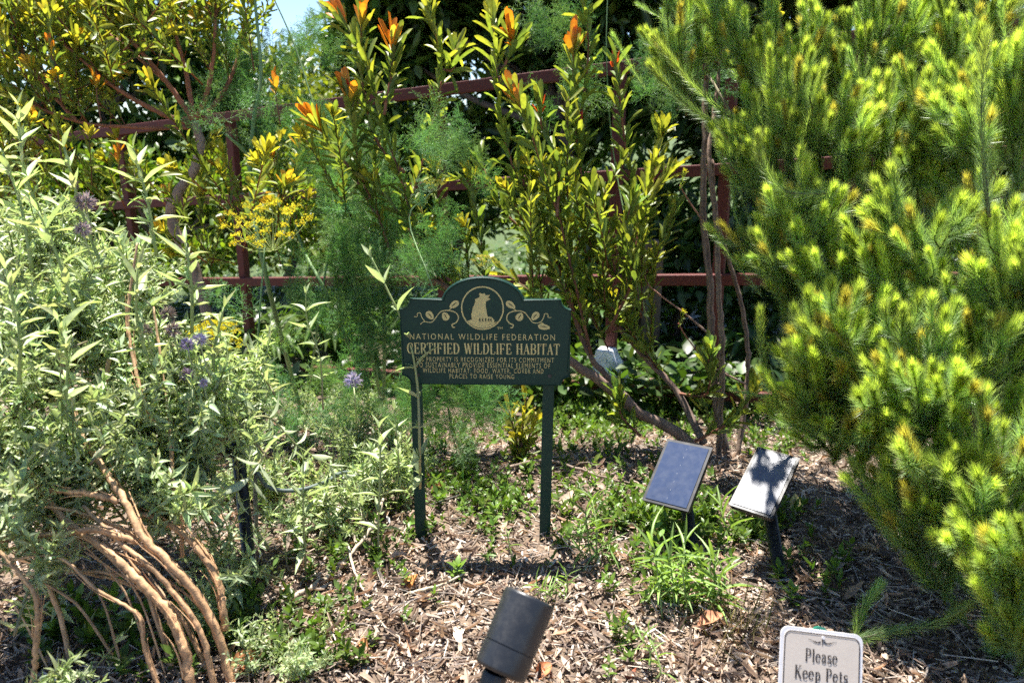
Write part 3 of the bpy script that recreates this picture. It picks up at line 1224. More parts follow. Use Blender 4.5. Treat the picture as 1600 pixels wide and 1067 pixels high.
dry_leaf(1330, 940, .10, (.42, .30, .20), 'long dry leaf lying before the feathery bush', .5, .016, .25, .15)
dry_leaf(385, 1050, .09, (.38, .16, .07), 'crumpled orange leaf beside the tan sage stems', .4, .02, .7, .3)
dry_leaf(568, 1015, .06, (.40, .19, .08), 'orange scrap of leaf on open mulch', 2.2, .014, .5, .2)
dry_leaf(1110, 985, .085, (.42, .20, .11), 'large torn rust-coloured leaf under the narrow-leaved clump', .2, .02, .6, .1)
for k, (px, py) in enumerate(((720, 1010), (700, 965), (960, 1005), (1010, 1030), (900, 960), (560, 960), (1290, 850), (1270, 770), (1340, 780), (940, 770), (760, 800), (620, 880), (1190, 1010), (880, 1050), (640, 1040), (1310, 905), (1000, 890), (480, 900))):
    dry_leaf(px + rng.normal(0, 6), py + rng.normal(0, 5), .045 + .05 * rng.random(), CHIPCOL[rng.integers(0, 4)] * (1.1 + .2 * rng.random()), 'pale dry leaf lying loose on the wood chip mulch', None, .014, .25 + .3 * rng.random(), .12, 'pale dry leaves scattered on the mulch')


def twig(pts, r, col, label, group=None, lift=.02):
    mb = MB()
    q = [G(*p[:2]) + np.array([0, 0, lift + (p[2] if len(p) > 2 else 0)]) for p in pts]
    s = smooth(q, 5 * len(q))
    mb.tube(s + rng.normal(0, r * .25, s.shape), np.linspace(r, r * .5, len(s)), col, 7, jit=.12)
    return tag(mb.build('fallen_twig', M['bark']), label, 'twig', group)


twig([(440, 955), (500, 920), (545, 880), (585, 848, .03), (600, 820, .06)], .0075, (.42, .33, .24), 'thick pale fallen twig slanting up from the mulch')
twig([(545, 872, .02), (555, 905), (570, 935)], .004, (.45, .37, .28), 'short pale side twig crossing the thick fallen twig')
twig([(575, 950), (600, 990), (625, 1010), (610, 1050)], .0026, (.42, .34, .26), 'thin crooked stalk on the open mulch')
twig([(780, 742), (850, 738, .02), (930, 755, .01), (1000, 770)], .006, (.22, .16, .12), 'dark fallen branch lying behind the sign posts')
twig([(640, 938), (690, 925), (730, 905)], .004, (.45, .40, .28), 'pale stalk lying in the sign shadow')
twig([(880, 975), (930, 985), (985, 1000)], .0022, (.4, .33, .26), 'thin dry stalk right of the spotlight')
#PART3


# ------------------------------------------------------------------ leaf shoots
LG = np.array([.155, .245, .055])       # leucadendron greens to reds
LO = np.array([.125, .20, .045])
LY = np.array([.49, .45, .05])
LR = np.array([.78, .22, .02])
LRED = np.array([.62, .05, .03])


def whorl(path, t, ang, roll0=0., step=GA):
    """positions, leaf direction and upper-face normal for leaves round a stem"""
    pos, T = along(path, t)
    a, b_ = perp(T)
    az = roll0 + np.arange(len(t)) * step
    Rr = a * np.cos(az)[:, None] + b_ * np.sin(az)[:, None]
    ang = np.broadcast_to(np.asarray(ang, float), (len(t),))[:, None]
    Y = T * np.cos(ang) + Rr * np.sin(ang)
    Z = T * np.sin(ang) - Rr * np.cos(ang)
    return pos, Y, Z


def put_leaves(mb, T, pos, Y, Z, L, Wd, col, tip=None, wob=.26):
    n = len(pos)
    Y = nrm(Y + rng.normal(0, wob, (n, 3)))
    k = rng.integers(0, len(T), n)
    for j in range(len(T)):
        q = k == j
        if q.any():
            mb.inst(T[j], pos[q], Y[q], Z[q], np.broadcast_to(L, (n,))[q], np.broadcast_to(Wd, (n,))[q], np.asarray(col)[q] if np.ndim(col) == 2 else col, None if tip is None else (np.asarray(tip)[q] if np.ndim(tip) == 2 else tip))


def leuca_leaves(mb, path, n, ln, wd, t0=.1, t1=1., yellow=.2, ang=(.75, .4)):
    t = t0 + (t1 - t0) * (np.arange(n) + rng.random(n) * .5) / n
    pos, Y, Z = whorl(path, t, np.linspace(ang[0], ang[1], n), rng.random() * 6)
    L = ln * (.75 + .35 * rng.random(n)) * (.8 + .3 * t)
    mixv = np.clip(yellow * (.15 + t ** 2) * 1.1 + rng.normal(0, .12, n), 0, 1)[:, None]
    base = np.where(rng.random(n)[:, None] < .5, LG, LO * 1.1)
    col = (base * (1 - mixv) + LY * mixv) * (1 + rng.normal(0, .15, (n, 1)))
    put_leaves(mb, OBLONG, pos, Y, Z, L, wd * (.8 + .35 * rng.random(n)), np.clip(col, .01, .8), np.clip(col * np.array([1.25, 1.1, .9]), .01, .8))


leafmesh = {}
for nm, c0, c1 in (('orange', LR * .55 + LY * .45, LR), ('yellow', LG * 1.6, LY * 1.05), ('amber', LY * .8, LR * .95 + LRED * .1), ('red', LR * .8, LRED), ('lime', LG, LG * 2.2)):
    for j in range(3):
        mb = MB()
        mb.inst(OBLONG[j], np.zeros((1, 3)), np.array([[0, 0, 1.]]), np.array([[0, -1., 0]]), .085, .024, c0, c1)
        leafmesh[nm, j] = mb.mesh('leaf_' + nm, M['leuca'])


def bracts(root, path, kind, n=9, sc=1., cone=None):
    """terminal rosette: each bract a leaf of its own"""
    tip, T = along(path, np.array([.985]))
    pos, Y, Z = whorl(np.array([tip[0] - T[0] * .03, tip[0] + T[0] * .012]), np.linspace(0, 1, n), np.linspace(.62, .16, n), rng.random() * 6)
    for i in range(n):
        kd = kind if rng.random() < .88 else ('yellow' if kind != 'lime' else 'yellow')
        me = leafmesh[kd, int(rng.integers(0, 3))]
        o = bpy.data.objects.new('leaf', me)
        COL.objects.link(o)
        o.parent = root
        org = np.array(root.location) + (np.array(root.parent.location) if root.parent else 0)
        Yv, Zv = nrm(Y[i] + rng.normal(0, .12, 3)), -Z[i]
        X = nrm(np.cross(Zv, Yv))
        Zv = np.cross(Yv, X)
        # mesh: length along +Z, upper face -Y
        mt = Matrix(((X[0], Zv[0], Yv[0]), (X[1], Zv[1], Yv[1]), (X[2], Zv[2], Yv[2]))).to_4x4()
        s = sc * (.6 + .45 * rng.random())
        p = pos[i] - org
        o.matrix_local = Matrix.Translation(Vector(tuple(p))) @ mt @ Matrix.Scale(s, 4)
    if cone is not None:
        mb = MB()
        k = 26
        t = np.linspace(0, 1, k)
        pp, Y, Z = whorl(np.array([tip[0] - T[0] * .02, tip[0] + T[0] * .035]), t, np.linspace(.7, .1, k))
        mb.inst(LANCE[1], pp, Y, Z, .026 * sc, .007, jitter(cone, k, .2))
        mb.build('flower_cone', M['flower'], root)


def branch_part(root, path, r0, r1, col0, col1, name='branch', sides=6, n=None, mt='bark', jit=.06):
    mb = MB()
    s = smooth(path, n or 5 * len(path))
    rr = np.linspace(r0, r1, len(s))
    cc = np.linspace(0, 1, len(s))[:, None]
    mb.tube(s + rng.normal(0, 1, s.shape) * rr[:, None] * (.10 if mt == 'bark' else .17), rr, np.asarray(col0) * (1 - cc) + np.asarray(col1) * cc, sides, jit=jit)
    if mt == 'tanbark':      # long fibrous streaks of lighter and darker bark
        k_ = len(s)
        st = 1 + .28 * rng.normal(0, 1, (1, sides, 1)) * .7 + .16 * rng.normal(0, 1, (k_, sides, 1))
        mb.c[0] = np.clip(mb.c[0].reshape(k_, sides, 3) * np.clip(st, .35, 1.6), .01, .8).reshape(-1, 3)
    return mb.build(name, M[mt], root), s


BR0, BR1 = (.20, .15, .12), (.20, .085, .05)

# shared leafy shoots (growing along +Z) for the filling of the crowns
SHOOT = []
for k in range(8):
    L = .22 + .05 * k
    bend = rng.normal(0, .05, 2)
    pth = smooth([(0, 0, 0), (bend[0] * .4, bend[1] * .4, L * .5), (bend[0], bend[1], L)], 12)
    mb = MB()
    mb.tube(pth, np.linspace(.0032, .0018, 12), np.array([.22, .10, .05]), 5)
    leuca_leaves(mb, pth, int(20 + 6 * k), .066, .0165, .08, 1., .04 + .07 * (k % 4))
    if k % 2 == 0:
        p_, Y, Z = whorl(pth, np.linspace(.95, 1, 8), np.linspace(.8, .3, 8))
        cc = jitter(LY, 8, .15)
        put_leaves(mb, OBLONG, p_, Y, Z, np.full(8, .06), np.full(8, .018), jitter(LY, 8, .2), cc)
    SHOOT.append(mb.mesh('leafy_shoot', M['leuca']))


SHOOTY = []
for k in range(8):
    L = .20 + .035 * k
    bend = rng.normal(0, .07, 2)
    pth = smooth([(0, 0, 0), (bend[0] * .4, bend[1] * .4, L * .5), (bend[0], bend[1], L)], 12)
    mb = MB()
    mb.tube(pth, np.linspace(.0032, .0018, 12), np.array([.26, .11, .05]), 5)
    leuca_leaves(mb, pth, int(11 + 3 * k), .074, .018, .1, 1., .15 + .09 * (k % 4), (.9, .45))
    p_, Y, Z = whorl(pth, np.linspace(.95, 1, 7), np.linspace(.7, .25, 7))
    put_leaves(mb, OBLONG, p_, Y, Z, np.full(7, .062), np.full(7, .02), jitter(LY, 7, .2), jitter(LY if k % 4 else LR * .5 + LY * .5, 7, .15))
    SHOOTY.append(mb.mesh('leafy_shoot', M['leuca']))


def shoots_on(root, s, n, t0, t1, spread, sc, up=(0, 0, .7), names='leafy_shoot', vary=(0, 8), lib=SHOOT):
    t = t0 + (t1 - t0) * rng.random(n)
    pos, T = along(s, t)
    for i in range(n):
        d = nrm(T[i] * .6 + np.asarray(up) + rng.normal(0, spread, 3))
        place(root, names, lib[int(rng.integers(*vary))], pos[i], d, rng.random() * 6.28, sc * (.75 + .5 * rng.random()))


# ------------------------------------------------------------------ middle leucadendron
ctr = thing('leucadendron_shrub', 'tall shrub of red-orange tipped upright shoots behind the sign', 'shrub', G(1108, 690))
_, LIMB = branch_part(ctr, [P(1112, 722, 2.74), P(1050, 672, 2.70), P(1000, 645, 2.66), P(950, 605, 2.62), P(900, 570, 2.6), P(840, 530, 2.6), P(760, 480, 2.62), P(697, 449, 2.65), P(650, 425, 2.68), P(613, 402, 2.7)], .021, .008, BR0, BR1, sides=9, n=50)
_, LIMB2 = branch_part(ctr, [P(1000, 645, 2.66), P(960, 600, 2.7), P(925, 560, 2.72), P(900, 500, 2.72), P(880, 434, 2.7)], .013, .008, BR0, BR1, sides=8, n=26)
_, LIMB3 = branch_part(ctr, [P(1100, 694, 2.74), P(1060, 615, 2.8), P(1010, 560, 2.84), P(960, 500, 2.84), P(940, 440, 2.82)], .014, .007, BR0, BR1, sides=8, n=26)
EX = [  # path (pixel, pixel, depth), tip kind, cone colour
    ([(613, 402, 2.7), (590, 340, 2.68), (562, 250, 2.65), (546, 150, 2.62)], 'amber', LRED),
    ([(697, 449, 2.65), (665, 370, 2.66), (632, 270, 2.66), (600, 180, 2.64), (566, 95, 2.62), (530, 25, 2.6)], 'orange', LRED * .8),
    ([(590, 340, 2.68), (550, 280, 2.65), (516, 225, 2.62), (494, 195, 2.6)], 'orange', None),
    ([(600, 180, 2.64), (604, 120, 2.63), (612, 70, 2.6)], 'orange', None),
    ([(632, 270, 2.66), (600, 200, 2.68), (572, 120, 2.7), (565, 30, 2.7)], 'amber', None),
    ([(660, 425, 2.68), (655, 330, 2.74), (668, 220, 2.76), (690, 110, 2.76), (668, 10, 2.74)], 'yellow', None),
    ([(690, 110, 2.76), (700, 95, 2.75), (712, 75, 2.74)], 'yellow', None),
    ([(880, 434, 2.7), (850, 370, 2.68), (815, 290, 2.66), (790, 200, 2.66), (785, 110, 2.68), (770, 20, 2.7)], 'yellow', None),
    ([(785, 110, 2.68), (792, 85, 2.66), (800, 62, 2.65)], 'amber', LRED),
    ([(925, 560, 2.72), (905, 450, 2.6), (870, 340, 2.55), (832, 230, 2.52), (806, 150, 2.5)], 'amber', None),
    ([(870, 340, 2.55), (880, 260, 2.58), (850, 190, 2.6), (845, 165, 2.6)], 'red', LRED),
    ([(940, 440, 2.82), (922, 330, 2.8), (905, 200, 2.78), (896, 70, 2.76)], 'amber', None),
    ([(940, 440, 2.82), (985, 330, 2.82), (972, 200, 2.8), (962, 95, 2.78)], 'red', LRED),
    ([(922, 330, 2.8), (908, 260, 2.76), (908, 195, 2.74)], 'red', LRED),
    ([(905, 200, 2.78), (905, 90, 2.8), (908, -20, 2.8)], 'orange', None),
    ([(960, 500, 2.84), (985, 400, 2.7), (1000, 330, 2.66), (1020, 255, 2.64)], 'yellow', None),
    ([(985, 400, 2.7), (1010, 340, 2.7), (1045, 270, 2.72)], 'yellow', None),
    ([(960, 500, 2.84), (1010, 430, 2.76), (1035, 370, 2.74), (1050, 330, 2.74)], 'lime', None),
    ([(940, 440, 2.82), (1000, 380, 2.86), (1030, 300, 2.86), (1035, 200, 2.86)], 'yellow', None),
    ([(950, 520, 2.7), (985, 450, 2.6), (975, 380, 2.58), (990, 310, 2.57)], 'lime', None),
    ([(900, 500, 2.72), (860, 400, 2.8), (790, 330, 2.82), (750, 250, 2.84)], 'lime', None),
    ([(1060, 615, 2.8), (1110, 610, 2.66), (1108, 550, 2.62)], 'lime', None),
    ([(1000, 680, 2.6), (975, 660, 2.56), (965, 620, 2.55)], 'lime', None),
    ([(1085, 690, 2.7), (1150, 660, 2.66), (1175, 610, 2.66)], 'yellow', None),
]
nfill = 0
for path, kind, cone in EX:
    pw = [P(*q) for q in path]
    pw = [pw[0]] + [q + rng.normal(0, .018, 3) for q in pw[1:-1]] + [pw[-1]]
    bo, s = branch_part(ctr, pw, .0062, .0026, BR1, (.30, .10, .045), 'shoot', n=6 * len(pw))
    Ln = np.linalg.norm(np.diff(s, axis=0), axis=1).sum()
    mb = MB()
    leuca_leaves(mb, s, int(12 + Ln * 72), .094, .0185, .12, 1., {'orange': .16, 'amber': .14, 'yellow': .26, 'red': .08, 'lime': .04}[kind], (.85, .42))
    fo = mb.build('foliage', M['leuca'], bo)
    fo['kind'] = 'stuff'
    bracts(bo, s, kind, 10 if kind != 'red' else 9, 1.2 if kind in ('orange', 'amber') else (.62 if kind == 'red' else .9), cone)
for s, n, a, b_ in ((LIMB, 6, .55, 1.), (LIMB2, 9, .3, 1.), (LIMB3, 9, .35, 1.)):
    shoots_on(ctr, s, n, a, b_, .35, .95)
for cx_, cy2, d, rx, ry, n in ((900, 330, 2.75, 70, 95, 7), (960, 400, 2.7, 45, 60, 4), (830, 300, 2.8, 55, 80, 3), (760, 420, 2.8, 60, 20, 3), (560, 300, 2.75, 40, 50, 3), (905, 460, 2.68, 60, 60, 6)):
    for i in range(n):
        px, py = cx_ + rx * rng.uniform(-1, 1), cy2 + ry * rng.uniform(-1, 1)
        place(ctr, 'leafy_shoot', SHOOT[int(rng.integers(0, 6))], P(px, py + 60, d + rng.uniform(-.2, .2)), nrm(np.array([-.25, 0, 1.]) + rng.normal(0, .3, 3)), rng.random() * 6, .8 + .3 * rng.random())

# bare forked trunks right of it
tk = thing('forked_sapling', 'slender grey-brown forked trunks rising beside the feathery bush', 'tree', G(1135, 688))
for pth, r in (([(1140, 730, 2.78), (1118, 620, 2.75), (1112, 540, 2.74), (1108, 440, 2.72), (1099, 330, 2.7), (1100, 230, 2.7), (1103, 130, 2.7), (1108, 40, 2.7), (1112, -60, 2.7)], .0145),
               ([(1122, 730, 2.76), (1128, 560, 2.70), (1122, 440, 2.67), (1118, 340, 2.66), (1108, 250, 2.66), (1118, 160, 2.68), (1130, 60, 2.7)], .011),
               ([(1150, 730, 2.82), (1168, 600, 2.82), (1163, 500, 2.82), (1140, 410, 2.80), (1120, 340, 2.76), (1112, 250, 2.74)], .010)):
    _, s = branch_part(tk, [P(*q) for q in pth], r, r * .55, (.235, .165, .12), (.20, .125, .085), 'trunk', 12, 60, 'tanbark', .10)
for pth in ([(1118, 530, 2.70), (1070, 490, 2.66), (1030, 460, 2.62), (1010, 440, 2.6), (1008, 412, 2.6)], [(1165, 600, 2.8), (1110, 570, 2.72), (1075, 530, 2.68), (1060, 505, 2.66)], [(1102, 350, 2.7), (1080, 320, 2.62), (1062, 290, 2.6)]):
    _, s = branch_part(tk, [P(*q) for q in pth], .004, .0018, (.28, .2, .16), (.35, .12, .07), 'twig', 5)
    place(tk, 'leafy_shoot', SHOOT[0], s[-1] - np.array([0, 0, .02]), np.array([.1, -.1, 1]), 1., .3)
bo, s = branch_part(tk, [P(1103, 130, 2.7), P(1098, 100, 2.66), P(1097, 80, 2.64)], .004, .003, BR1, BR1, 'shoot', 5)
bracts(bo, s, 'orange', 7, .7, None)
for i in range(9):
    place(tk, 'leafy_shoot', SHOOT[int(rng.integers(0, 6))], P(1100 + rng.uniform(-25, 30), rng.uniform(-60, 60), 2.7), nrm(np.array([0, 0, 1.]) + rng.normal(0, .5, 3)), 1., .8)

# its crown, added out of view to cast dappled shade on panel and bed
top = P(1112, -60, 2.7)
for k in range(7):
    e = np.array([rng.uniform(.05, .95), rng.uniform(2.0, 2.7), rng.uniform(1.9, 2.35)])
    _, s = branch_part(tk, [top, (top + e) / 2 + np.array([0, 0, .12]), e], .007, .003, (.2, .125, .085), (.26, .11, .06), 'branch', 6, 14)
    shoots_on(tk, s, 5, .45, 1., .6, .8, (0, 0, .5))

# young yellow leucadendron seedling under the sign
sd_ = thing('yellow_seedling', 'yellow-green leafy seedling between the sign posts', 'shrub', G(815, 735))
for dx, tx, ty in ((0, 822, 620), (-8, 795, 640), (10, 838, 650), (-3, 810, 680)):
    bo, s = branch_part(sd_, [P(815 + dx * .4, 738, 2.52), P(815 + dx, 690, 2.5), P(tx, ty, 2.48)], .004, .002, BR1, BR1, 'shoot', 5)
    mb = MB()
    leuca_leaves(mb, s, 22, .062, .016, .1, 1., .75, (1.0, .5))
    mb.build('foliage', M['leuca'], bo)['kind'] = 'stuff'

# ------------------------------------------------------------------ left leucadendron tree
lt = thing('leucadendron_tree', 'crooked-trunked tree with yellow and orange leaf tips', 'tree', G(335, 640))
_, TR = branch_part(lt, [P(348, 690, 3.12), P(325, 500, 3.08), P(300, 410, 3.05), P(268, 348, 3.03), P(272, 312, 3.0), P(303, 265, 3.0), P(312, 222, 3.0), P(304, 190, 3.0)], .022, .017, (.26, .19, .15), (.30, .21, .16), 'trunk', 10, 40)
LB = [[(304, 190, 3.), (325, 140, 2.98), (335, 70, 2.96), (338, -30, 2.95)], [(304, 190, 3.), (262, 130, 2.95), (215, 75, 2.9), (150, 5, 2.85)], [(304, 190, 3.), (292, 120, 3.0), (270, 40, 3.), (245, -40, 3.)],
      [(300, 195, 3.), (240, 172, 2.9), (170, 130, 2.8), (90, 60, 2.75)], [(304, 195, 3.), (345, 150, 3.1), (372, 90, 3.15), (385, 20, 3.2)], [(298, 200, 3.), (225, 200, 2.9), (120, 190, 2.8), (20, 150, 2.7)],
      [(262, 130, 2.95), (180, 60, 3.1), (90, -10, 3.2)], [(120, 190, 2.8), (60, 120, 2.8), (10, 40, 2.8)]]
for i, pth in enumerate(LB):
    _, s = branch_part(lt, [P(*q) for q in pth], .012 if i < 5 else .008, .004, (.26, .10, .06), (.30, .12, .06), 'branch', 7, 30)
    shoots_on(lt, s, 13 if i != 4 else 7, .35, 1., .5, .85, (0, 0, .8), lib=SHOOTY)
for cx_, cy2, d, rx, ry, n in ((70, 60, 2.9, 120, 110, 27), (240, 40, 3.0, 120, 70, 12), (60, 230, 2.9, 90, 80, 20), (390, 330, 3.0, 80, 45, 26), (190, 300, 3.1, 90, 60, 8), (370, 60, 3.2, 40, 50, 6)):
    for i in range(n):
        px, py = cx_ + rx * rng.uniform(-1, 1), cy2 + ry * rng.uniform(-1, 1)
        place(lt, 'leafy_shoot', (SHOOTY if rng.random() < .75 else SHOOT)[int(rng.integers(0, 8))], P(px, py + 45, d + rng.uniform(-.3, .25)), nrm(np.array([-.1, -.05, 1.]) + rng.normal(0, .42, 3)), rng.random() * 6, .7 + .3 * rng.random())
for px, py, d in ((90, 195, 2.7), (80, 75, 2.65), (185, 245, 2.75), (430, 135, 2.9), (425, 250, 2.9), (150, 130, 2.75)):
    bo, s = branch_part(lt, [P(px + 8, py + 60, d), P(px + 2, py + 25, d), P(px, py, d)], .003, .002, BR1, BR1, 'shoot', 5)
    bracts(bo, s, 'amber' if px != 90 else 'yellow', 8, .75)
#PART4


# ------------------------------------------------------------------ grey-green sage
SG = np.array([.345, .42, .235])
SGT = np.array([.44, .52, .26])


def sage_leaves(mb, path, npair, ln, wd, t0=.1, droop=1.0, tipup=True, col=SG):
    t = np.repeat(t0 + (1 - t0) * np.linspace(0, 1, npair) ** .9, 2)
    pos, T = along(path, t)
    a, b_ = perp(T)
    az = np.repeat(np.arange(npair) * math.pi / 2 + rng.random() * 3, 2) + np.tile([0, math.pi], npair) + rng.normal(0, .25, 2 * npair)
    Rr = a * np.cos(az)[:, None] + b_ * np.sin(az)[:, None]
    ang = (1.25 - .7 * t ** 3)[:, None] * droop + rng.normal(0, .15, (2 * npair, 1))
    Y = T * np.cos(ang) + Rr * np.sin(ang)
    Z = T * np.sin(ang) - Rr * np.cos(ang)
    L = ln * (.65 + .5 * rng.random(2 * npair)) * np.where(t > .9, .55, 1.)
    c = jitter(col, 2 * npair, .16, .05)
    put_leaves(mb, LANCE, pos, Y, Z, L, L * wd / ln * (.85 + .3 * rng.random(2 * npair)), c, c * np.array([1.12, 1.1, 1.0]), .12)


def small_axil(mb, path, npair, ln):
    t = np.repeat(.15 + .8 * (np.arange(npair) + .1) / npair, 4)
    n = len(t)
    pos, T = along(path, t)
    Y = nrm(rng.normal(0, 1, (n, 3)) + T * .8)
    c = jitter(SGT, n, .16)
    put_leaves(mb, LANCE, pos + Y * .006, Y, T, ln * (.6 + .6 * rng.random(n)), ln * .28, c)


SAGE = []
for k in range(10):
    L = .13 + .022 * k
    bx_, by_ = rng.normal(0, .04, 2)
    pth = smooth([(0, 0, 0), (bx_ * .3, by_ * .3, L * .5), (bx_, by_, L)], 14)
    mb = MB()
    cc = np.linspace(0, 1, 14)[:, None]
    mb.tube(pth, np.linspace(.0032, .0016, 14), np.array([.26, .22, .12]) * (1 - cc) + np.array([.27, .34, .12]) * cc, 5)
    sage_leaves(mb, pth, 7 + k // 2, .038 + .010 * (k % 3), .0105 + .0025 * (k % 2), .05)
    small_axil(mb, pth, 8 + k // 2, .027)
    for j in range(2 + k % 3):
        t_ = .15 + .5 * rng.random()
        p0, T0 = along(pth, np.array([t_]))
        sd0 = nrm(rng.normal(0, 1, 3) * np.array([1, 1, .2]))
        l2 = L * (.45 + .3 * rng.random())
        sp = smooth([p0[0], p0[0] + nrm(T0[0] + sd0 * 1.1) * l2 * .5, p0[0] + nrm(T0[0] + sd0 * .8) * l2], 8)
        mb.tube(sp, np.linspace(.002, .0013, 8), np.array([.27, .33, .13]), 4)
        sage_leaves(mb, sp, 6, .035, .0105, .1)
        small_axil(mb, sp, 5, .02)
    SAGE.append(mb.mesh('sage_sprig', M['sage']))


def flower_head(root, pos, col, r=.017, name='flower_head'):
    mb = MB()
    n = 90
    d = nrm(rng.normal(0, 1, (n, 3)) + np.array([0, 0, .25]))
    put_leaves(mb, LANCE, np.repeat(np.asarray(pos)[None], n, 0) + d * r * .35, d, perp(d)[0], r * (.6 + .5 * rng.random(n)), r * .22, jitter(col, n, .3), jitter(np.asarray(col) * 1.2, n, .2))
    return mb.build(name, M['flower'], root)


sage = thing('sage_bush', 'big grey-green sage bush with tan woody stems and mauve flower heads', 'shrub', G(345, 1062))
TAN = (.52, .30, .15)
WS = [([(362, 1075, 1.50), (345, 1004, 1.50), (311, 937, 1.49), (262, 877, 1.48), (225, 840, 1.48), (199, 791, 1.5), (176, 753, 1.52), (150, 712, 1.55), (124, 667, 1.58), (95, 560, 1.62)], .0125),
      ([(300, 1080, 1.46), (285, 1004, 1.46), (259, 952, 1.46), (210, 900, 1.46), (165, 858, 1.47), (90, 800, 1.5), (20, 700, 1.52)], .0135),
      ([(352, 985, 1.54), (345, 925, 1.55), (326, 881, 1.56), (289, 836, 1.57), (244, 810, 1.58), (203, 787, 1.6), (160, 700, 1.66), (170, 560, 1.7)], .011),
      ([(215, 846, 1.49), (150, 828, 1.47), (101, 832, 1.46), (40, 838, 1.44), (-40, 850, 1.42)], .009),
      ([(185, 782, 1.51), (131, 770, 1.5), (67, 764, 1.48), (-30, 740, 1.46)], .009),
      ([(52, 1075, 1.40), (56, 1004, 1.40), (56, 937, 1.40), (34, 900, 1.4), (-10, 850, 1.4)], .0075),
      ([(330, 1060, 1.52), (280, 960, 1.54), (240, 930, 1.55), (180, 905, 1.56), (125, 890, 1.56), (40, 830, 1.56)], .006),
      ([(285, 870, 1.58), (283, 800, 1.58), (270, 750, 1.6), (262, 640, 1.66), (240, 480, 1.72)], .006),
      ([(335, 1075, 1.47), (318, 1000, 1.47), (290, 950, 1.47), (235, 885, 1.47), (190, 850, 1.48), (130, 790, 1.5)], .0085), ([(250, 1080, 1.44), (225, 1010, 1.44), (215, 960, 1.44), (150, 920, 1.44), (90, 870, 1.44), (10, 875, 1.43)], .0055),
      ([(350, 1010, 1.52), (320, 940, 1.52), (270, 880, 1.52), (200, 830, 1.52), (100, 795, 1.5), (0, 790, 1.48)], .007),
      ([(240, 660, 1.62), (220, 610, 1.64), (200, 500, 1.68), (215, 380, 1.7)], .006)]
BP = []
for pth, r in WS:
    bo, s = branch_part(sage, [P(*q) for q in pth], r * .72, r * .42, TAN, (.40, .26, .14), 'woody_stem', 12, 60, 'tanbark', .06)
    # loose strips of bark lifting off the stem
    for j in range(6):
        i0 = int(rng.integers(2, 38))
        a_, b_ = perp(nrm(s[i0 + 8] - s[i0])[None])
        az = rng.random() * 6.28
        off = a_[0] * math.cos(az) + b_[0] * math.sin(az)
        seg = s[i0:i0 + 12]
        lift = np.linspace(0, 1, 12)[:, None] ** 2 * r * (.5 + rng.random())
        mb = MB()
        mb.tube(seg + off * r * .8 + off * lift, np.linspace(r * .22, r * .05, 12), np.array(TAN) * (.8 + .5 * rng.random()), 4)
        mb.build('bark_strip', M['tanbark'], bo)
    BP.append(s)
for i in range(10):
    x0 = rng.uniform(200, 365) if i % 3 else rng.uniform(20, 200)
    a = G(x0, 1064 - rng.random() * 50)
    e = P(x0 - 120 - 200 * rng.random(), 900 - 150 * rng.random(), 1.46 + .14 * rng.random())
    m_ = P(x0 - 30 - 40 * rng.random(), 960 - 50 * rng.random(), 1.5)
    rr = .0022 + .0035 * rng.random() ** 2
    branch_part(sage, [a, m_, (m_ + e) / 2 + np.array([0, 0, .02]), e], rr, rr * .5, np.array([.48, .31, .18]) * (.7 + .5 * rng.random()), (.40, .28, .17), 'dry_twig', 6, 18, 'tanbark', .08)
# loose bark peeling along the stems
LOBES = [(55, 335, 1.92, 75, 60, 20), (180, 415, 1.92, 100, 55, 26), (60, 480, 1.75, 100, 80, 27), (230, 530, 1.80, 95, 75, 29), (130, 620, 1.62, 130, 65, 29), (290, 640, 1.74, 60, 80, 24),
         (60, 715, 1.52, 90, 25, 13), (260, 705, 1.66, 70, 30, 12), (20, 620, 1.52, 50, 100, 14), (355, 560, 1.90, 40, 60, 12), (40, 800, 1.46, 60, 30, 4), (330, 830, 1.66, 40, 50, 5), (110, 980, 1.42, 90, 40, 2)]
nn = 0
for cx_, cy2, d, rx, ry, n in LOBES:
    c = P(cx_, cy2 + 40, d)
    for i in range(n):
        if nn >= 295:
            break
        q = nrm(rng.normal(0, 1, 3)) * rng.random() ** .4
        p = c + q * np.array([rx * d / FPX, .16, ry * d / FPX])
        dr = nrm(np.array([q[0] * .7 + .15, q[1] * .6 - .1, .9]) + rng.normal(0, .55, 3))
        k = int(rng.integers(0, 10))
        place(sage, 'sprig', SAGE[k], p - dr * (.13 + .022 * k) * .75, dr, rng.random() * 6.3, .7 + .45 * rng.random())
        nn += 1
for px, py, d, tx, ty in ((60, 330, 1.75, 28, 165), (50, 420, 1.7, 5, 240), (160, 420, 1.75, 100, 230), (245, 400, 1.78, 208, 232), (120, 500, 1.65, 60, 330), (300, 520, 1.7, 290, 380), (30, 600, 1.48, 8, 420), (335, 620, 1.75, 350, 480), (230, 560, 1.62, 215, 420), (100, 640, 1.5, 90, 500)):
    a, e = P(px, py, d), P(tx, ty, d - .05)
    pth = smooth([a, (a + e) / 2 + rng.normal(0, .012, 3), e], 14)
    mb = MB()
    mb.tube(pth, np.linspace(.0042, .0022, 14), np.array([.27, .34, .12]), 6)
    st = mb.build('shoot', M['stem'], sage)
    mb = MB()
    sage_leaves(mb, pth, 6, .082, .018, .1, 1., col=SGT * .95)
    small_axil(mb, pth, 6, .035)
    mb.build('foliage', M['sage'], st)['kind'] = 'stuff'
